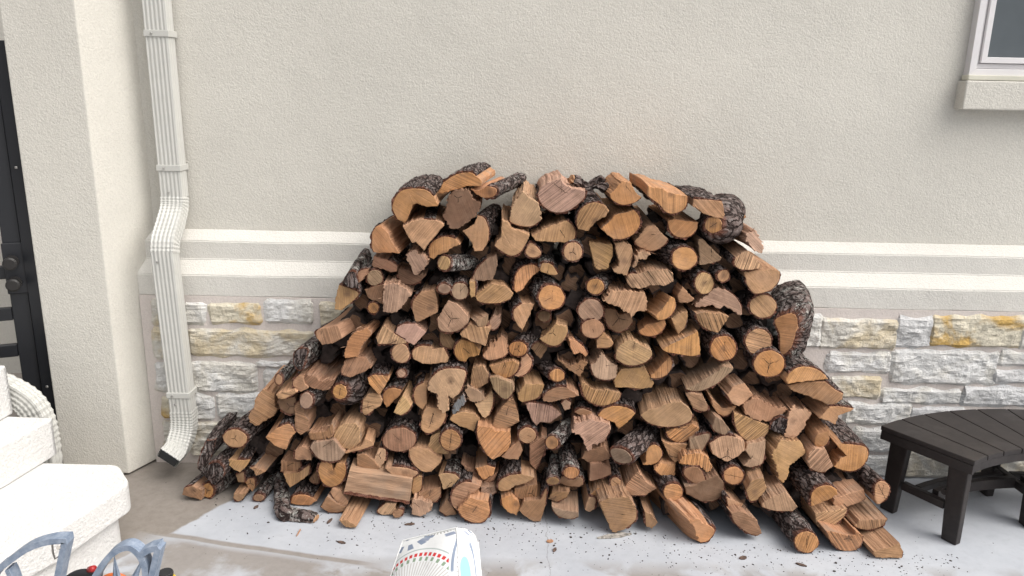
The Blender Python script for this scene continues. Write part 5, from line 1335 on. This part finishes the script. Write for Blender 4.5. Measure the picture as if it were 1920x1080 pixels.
# hose and yellow fitting behind the stand, on the patio
hz = empty('garden_hose', (-.9, -1.5, 0), 'black and orange garden hose behind the blue-grey metal stand', 'hose')
def hose(pxs, Y, r, mt, z=None):
    P = spline([onY(a, b, Y) for a, b in pxs], 6); V, Fs = sweep(P, circ(r, 12), Vector((0, 1, 0))); link('hose_loop', mesh('hose_loop', V, Fs, True), M[mt], hz)
YH = -1.75
hose([(100, 1130), (118, 1096), (140, 1078), (165, 1074), (190, 1078)], YH, .011, 'rubber')
hose([(182, 1090), (205, 1079), (225, 1079), (248, 1092)], YH-.03, .006, 'orange')
hose([(182, 1097), (205, 1085), (225, 1085), (248, 1098)], YH-.03, .006, 'orange')
V, Fs = sweep([onY(168, 1068, YH), onY(176, 1066, YH-.01)], circ(.009, 12), Vector((0, 1, 0))); link('red_coupling', mesh('red_coupling', V, Fs, True), M['red'], hz)
for (q0, q1) in (((118, 1100), None), ((240, 1100), None)):
    P = onY(*q0, YH); V, Fs = sweep([P, Vector((P.x, P.y, .0))], circ(.011, 12), Vector((0, 1, 0))); link('hose_loop', mesh('hose_loop', V, Fs, True), M['rubber'], hz)
yc = empty('yellow_container', onY(310, 1092, -1.62), 'yellow tub with knurled black lid at the bottom edge behind the stand', 'container')
cpos = onY(310, 1074, -1.62)
def lathe(name, c, prof_, mt, parent, n=40, knurl=0):
    V = []; Fs = []
    for r, z in prof_:
        for i in range(n):
            a = 6.2832*i/n; rr_ = r+(knurl if i % 2 else 0); V.append((c.x+rr_*math.cos(a), c.y+rr_*math.sin(a), c.z+z))
    for k in range(len(prof_)-1):
        for i in range(n): Fs.append((k*n+i, k*n+(i+1) % n, (k+1)*n+(i+1) % n, (k+1)*n+i))
    Fs.append(tuple(range(n))[::-1]); Fs.append(tuple((len(prof_)-1)*n+i for i in range(n)))
    return link(name, mesh(name, V, Fs), M[mt], parent)
lathe('lid', cpos, [(.020, -.012), (.021, 0), (.019, .004)], 'rubber', yc, 40, .0012)
lathe('tub', cpos, [(.026, -cpos.z+.001), (.027, -.02), (.022, -.013)], 'yellow', yc)

# ================================================================== patterned cushion
def cushion_mat():
    t = NT('printed_fabric'); uv = t.n('UVMap').outputs[0]
    s = t.n('SeparateXYZ', i={0: uv}); u, v = s.outputs[0], s.outputs[1]
    white = (.80, .80, .785); c = white
    def polar(cx, cy, ax_=1.0, ay=1.0):
        dx = t.math('DIVIDE', t.math('SUBTRACT', u, cx), ax_); dy = t.math('DIVIDE', t.math('SUBTRACT', v, cy), ay)
        r = t.math('SQRT', t.math('ADD', t.math('MULTIPLY', dx, dx), t.math('MULTIPLY', dy, dy)))
        a = t.n('Math', operation='ARCTAN2', i={0: dy, 1: dx}).outputs[0]; return r, a
    side = t.map(u, .078, .082, 1, 0)
    def band(r, a, b, soft=.002): return t.math('MULTIPLY', t.map(r, a-soft, a), t.map(r, b, b+soft, 1, 0))
    def dash(a, n, duty): return t.map(t.math('SINE', t.math('MULTIPLY', a, n)), duty, duty+.25)
    # big medallion on the front panel
    r, a = polar(-.02, -.055, 1.0, 1.0)
    c = t.mix(t.math('MULTIPLY', t.math('MULTIPLY', t.math('MULTIPLY', side, band(r, .088, .128)), dash(a, 84, .35)), .5), c, (.40, .34, .30))
    c = t.mix(t.math('MULTIPLY', t.math('MULTIPLY', t.math('MULTIPLY', side, band(r, .132, .142)), dash(a, 44, .1)), .95), c, (.24, .33, .22))
    c = t.mix(t.math('MULTIPLY', t.math('MULTIPLY', t.math('MULTIPLY', side, band(r, .147, .156)), dash(a, 60, -.45)), 1), c, (.62, .06, .06))
    c = t.mix(t.math('MULTIPLY', t.math('MULTIPLY', side, band(r, .168, .1695)), .8), c, (.33, .40, .38))
    c = t.mix(t.math('MULTIPLY', t.math('MULTIPLY', t.math('MULTIPLY', side, band(r, .050, .062)), dash(a, 40, .2)), .5), c, (.35, .33, .30))
    c = t.mix(t.math('MULTIPLY', band(r, 0, .03), .5), c, (.80, .70, .20))
    # blue flower near the right side
    r2, a2 = polar(.135, .03, .55, 1.35)
    c = t.mix(t.math('MULTIPLY', band(r2, .0, .034, .006), .8), c, (.16, .50, .68))
    c = t.mix(t.math('MULTIPLY', t.math('MULTIPLY', band(r2, .040, .060), dash(a2, 34, .2)), .7), c, (.36, .36, .38))
    c = t.mix(t.math('MULTIPLY', t.math('MULTIPLY', band(r2, .076, .090), t.map(t.math('SINE', t.math('MULTIPLY', a2, 3)), -.2, 0)), .95), c, (.24, .29, .38))
    # leaf sprays along the back edge
    r3, a3 = polar(-.075, .175, 1.3, .7)
    c = t.mix(t.math('MULTIPLY', t.math('MULTIPLY', band(r3, .05, .078), dash(a3, 13, .0)), .95), c, (.22, .27, .36))
    r4, a4 = polar(.035, .20, 1.5, .6)
    c = t.mix(t.math('MULTIPLY', t.math('MULTIPLY', band(r4, .045, .068), dash(a4, 50, .2)), .9), c, (.34, .32, .29))
    c = t.mix(t.math('MULTIPLY', band(r4, .0, .022, .006), .5), c, (.25, .60, .70))
    c = t.mix(t.math('MULTIPLY', t.math('MULTIPLY', band(r4, .080, .100), dash(a4, 9, .1)), .9), c, (.24, .28, .37))
    nrm = t.bump(t.noise(t.geo(), 700, 2), .25, .0006); nrm = t.bump(t.noise(t.geo(), 22, 3), .35, .006, nrm)
    return t.fin(c, .9, nrm, .15)
M['cushion'] = cushion_mat()
cu = empty('patterned_cushion', (0, 0, 0), 'white box cushion printed with red dotted rings and a blue flower', 'cushion')
# corner pixels of the visible top edge fix its place; it leans back with its foot on the patio
TL = onY(750, 1009, -1.50); TR = onY(864, 982, -1.57)
ex = (TR-TL); Wc = ex.length; ex.normalize()
dwn = Vector((-.10, -.80, -.60)).normalized(); dwn = (dwn-ex*dwn.dot(ex)).normalized(); nn_ = ex.cross(dwn).normalized()
if nn_.y > 0: nn_ = -nn_
TH = .115
Lc = min(.62, (TL.z-.03)/abs(dwn.z))
NX, NY, NZ = 14, 26, 4
bm = bmesh.new(); 
import itertools
def cpt(a, b, c):   # a across 0..1, b down 0..1, c thickness 0..1
    A_, B_, C_ = a*2-1, b*2-1, c*2-1
    wd = Wc*(1+1.15*b)
    puff = .020*(1-abs(A_)**3)*(1-abs(B_)**5)*C_ 
    rnd_ = lambda x: math.copysign(1-(1-abs(x))*1.0, x)
    x = wd*(a-.62)+Wc*.62; y = Lc*b; z = TH*(c-.5)
    k = .014*((abs(A_)**8)*(abs(C_)**2)+0)
    x -= math.copysign(k, A_); y -= math.copysign(.010*(abs(B_)**10)*(abs(C_)**2), B_)
    wr = .0035*noise.noise(Vector((a*5, b*7, c)))
    return TL+ex*x+dwn*y-nn_*(TH/2)+nn_*(z+puff+wr)
Vc = []; Fc = []; Uc = []; ix = {}
for i, j, k in itertools.product(range(NX+1), range(NY+1), range(NZ+1)):
    if i in (0, NX) or j in (0, NY) or k in (0, NZ):
        ix[i, j, k] = len(Vc); Vc.append(cpt(i/NX, j/NY, k/NZ))
def uvc(i, j, k):
    a, b, c = i/NX, j/NY, k/NZ
    return ((a-.5)*Wc + (TH*(1-c) if i == NX else (-TH*(1-c) if i == 0 else 0)), .17-b*Lc+(TH*(1-c) if j == 0 else 0))
def quad(q):
    Fc.append(tuple(ix[p] for p in q)); Uc.extend([uvc(*p) for p in q])
for i in range(NX):
    for j in range(NY):
        for k in (0, NZ): quad([(i, j, k), (i+1, j, k), (i+1, j+1, k), (i, j+1, k)])
for i in range(NX):
    for k in range(NZ):
        for j in (0, NY): quad([(i, j, k), (i+1, j, k), (i+1, j, k+1), (i, j, k+1)])
for j in range(NY):
    for k in range(NZ):
        for i in (0, NX): quad([(i, j, k), (i, j+1, k), (i, j+1, k+1), (i, j, k+1)])
me = mesh('cover', Vc, Fc, True, uv=Uc)
bm = bmesh.new(); bm.from_mesh(me); bmesh.ops.recalc_face_normals(bm, faces=bm.faces); bm.to_mesh(me); bm.free()
cu.location = Vector(Vc[ix[NX//2, NY, NZ//2]])
co = link('cover', me, M['cushion'], cu)
def seam(k):
    P = [cpt(0, b/20, k) for b in range(20, -1, -1)] + [cpt(a/12, 0, k) for a in range(1, 13)] + [cpt(1, b/20, k) for b in range(1, 21)]
    V, Fs = sweep(P, circ(.0028, 8), Vector((.1, 1, .2))); link('piping', mesh('piping', V, Fs, True), mat_simple('piping_white', (.8, .8, .78), .8), cu)
seam(1); seam(0)
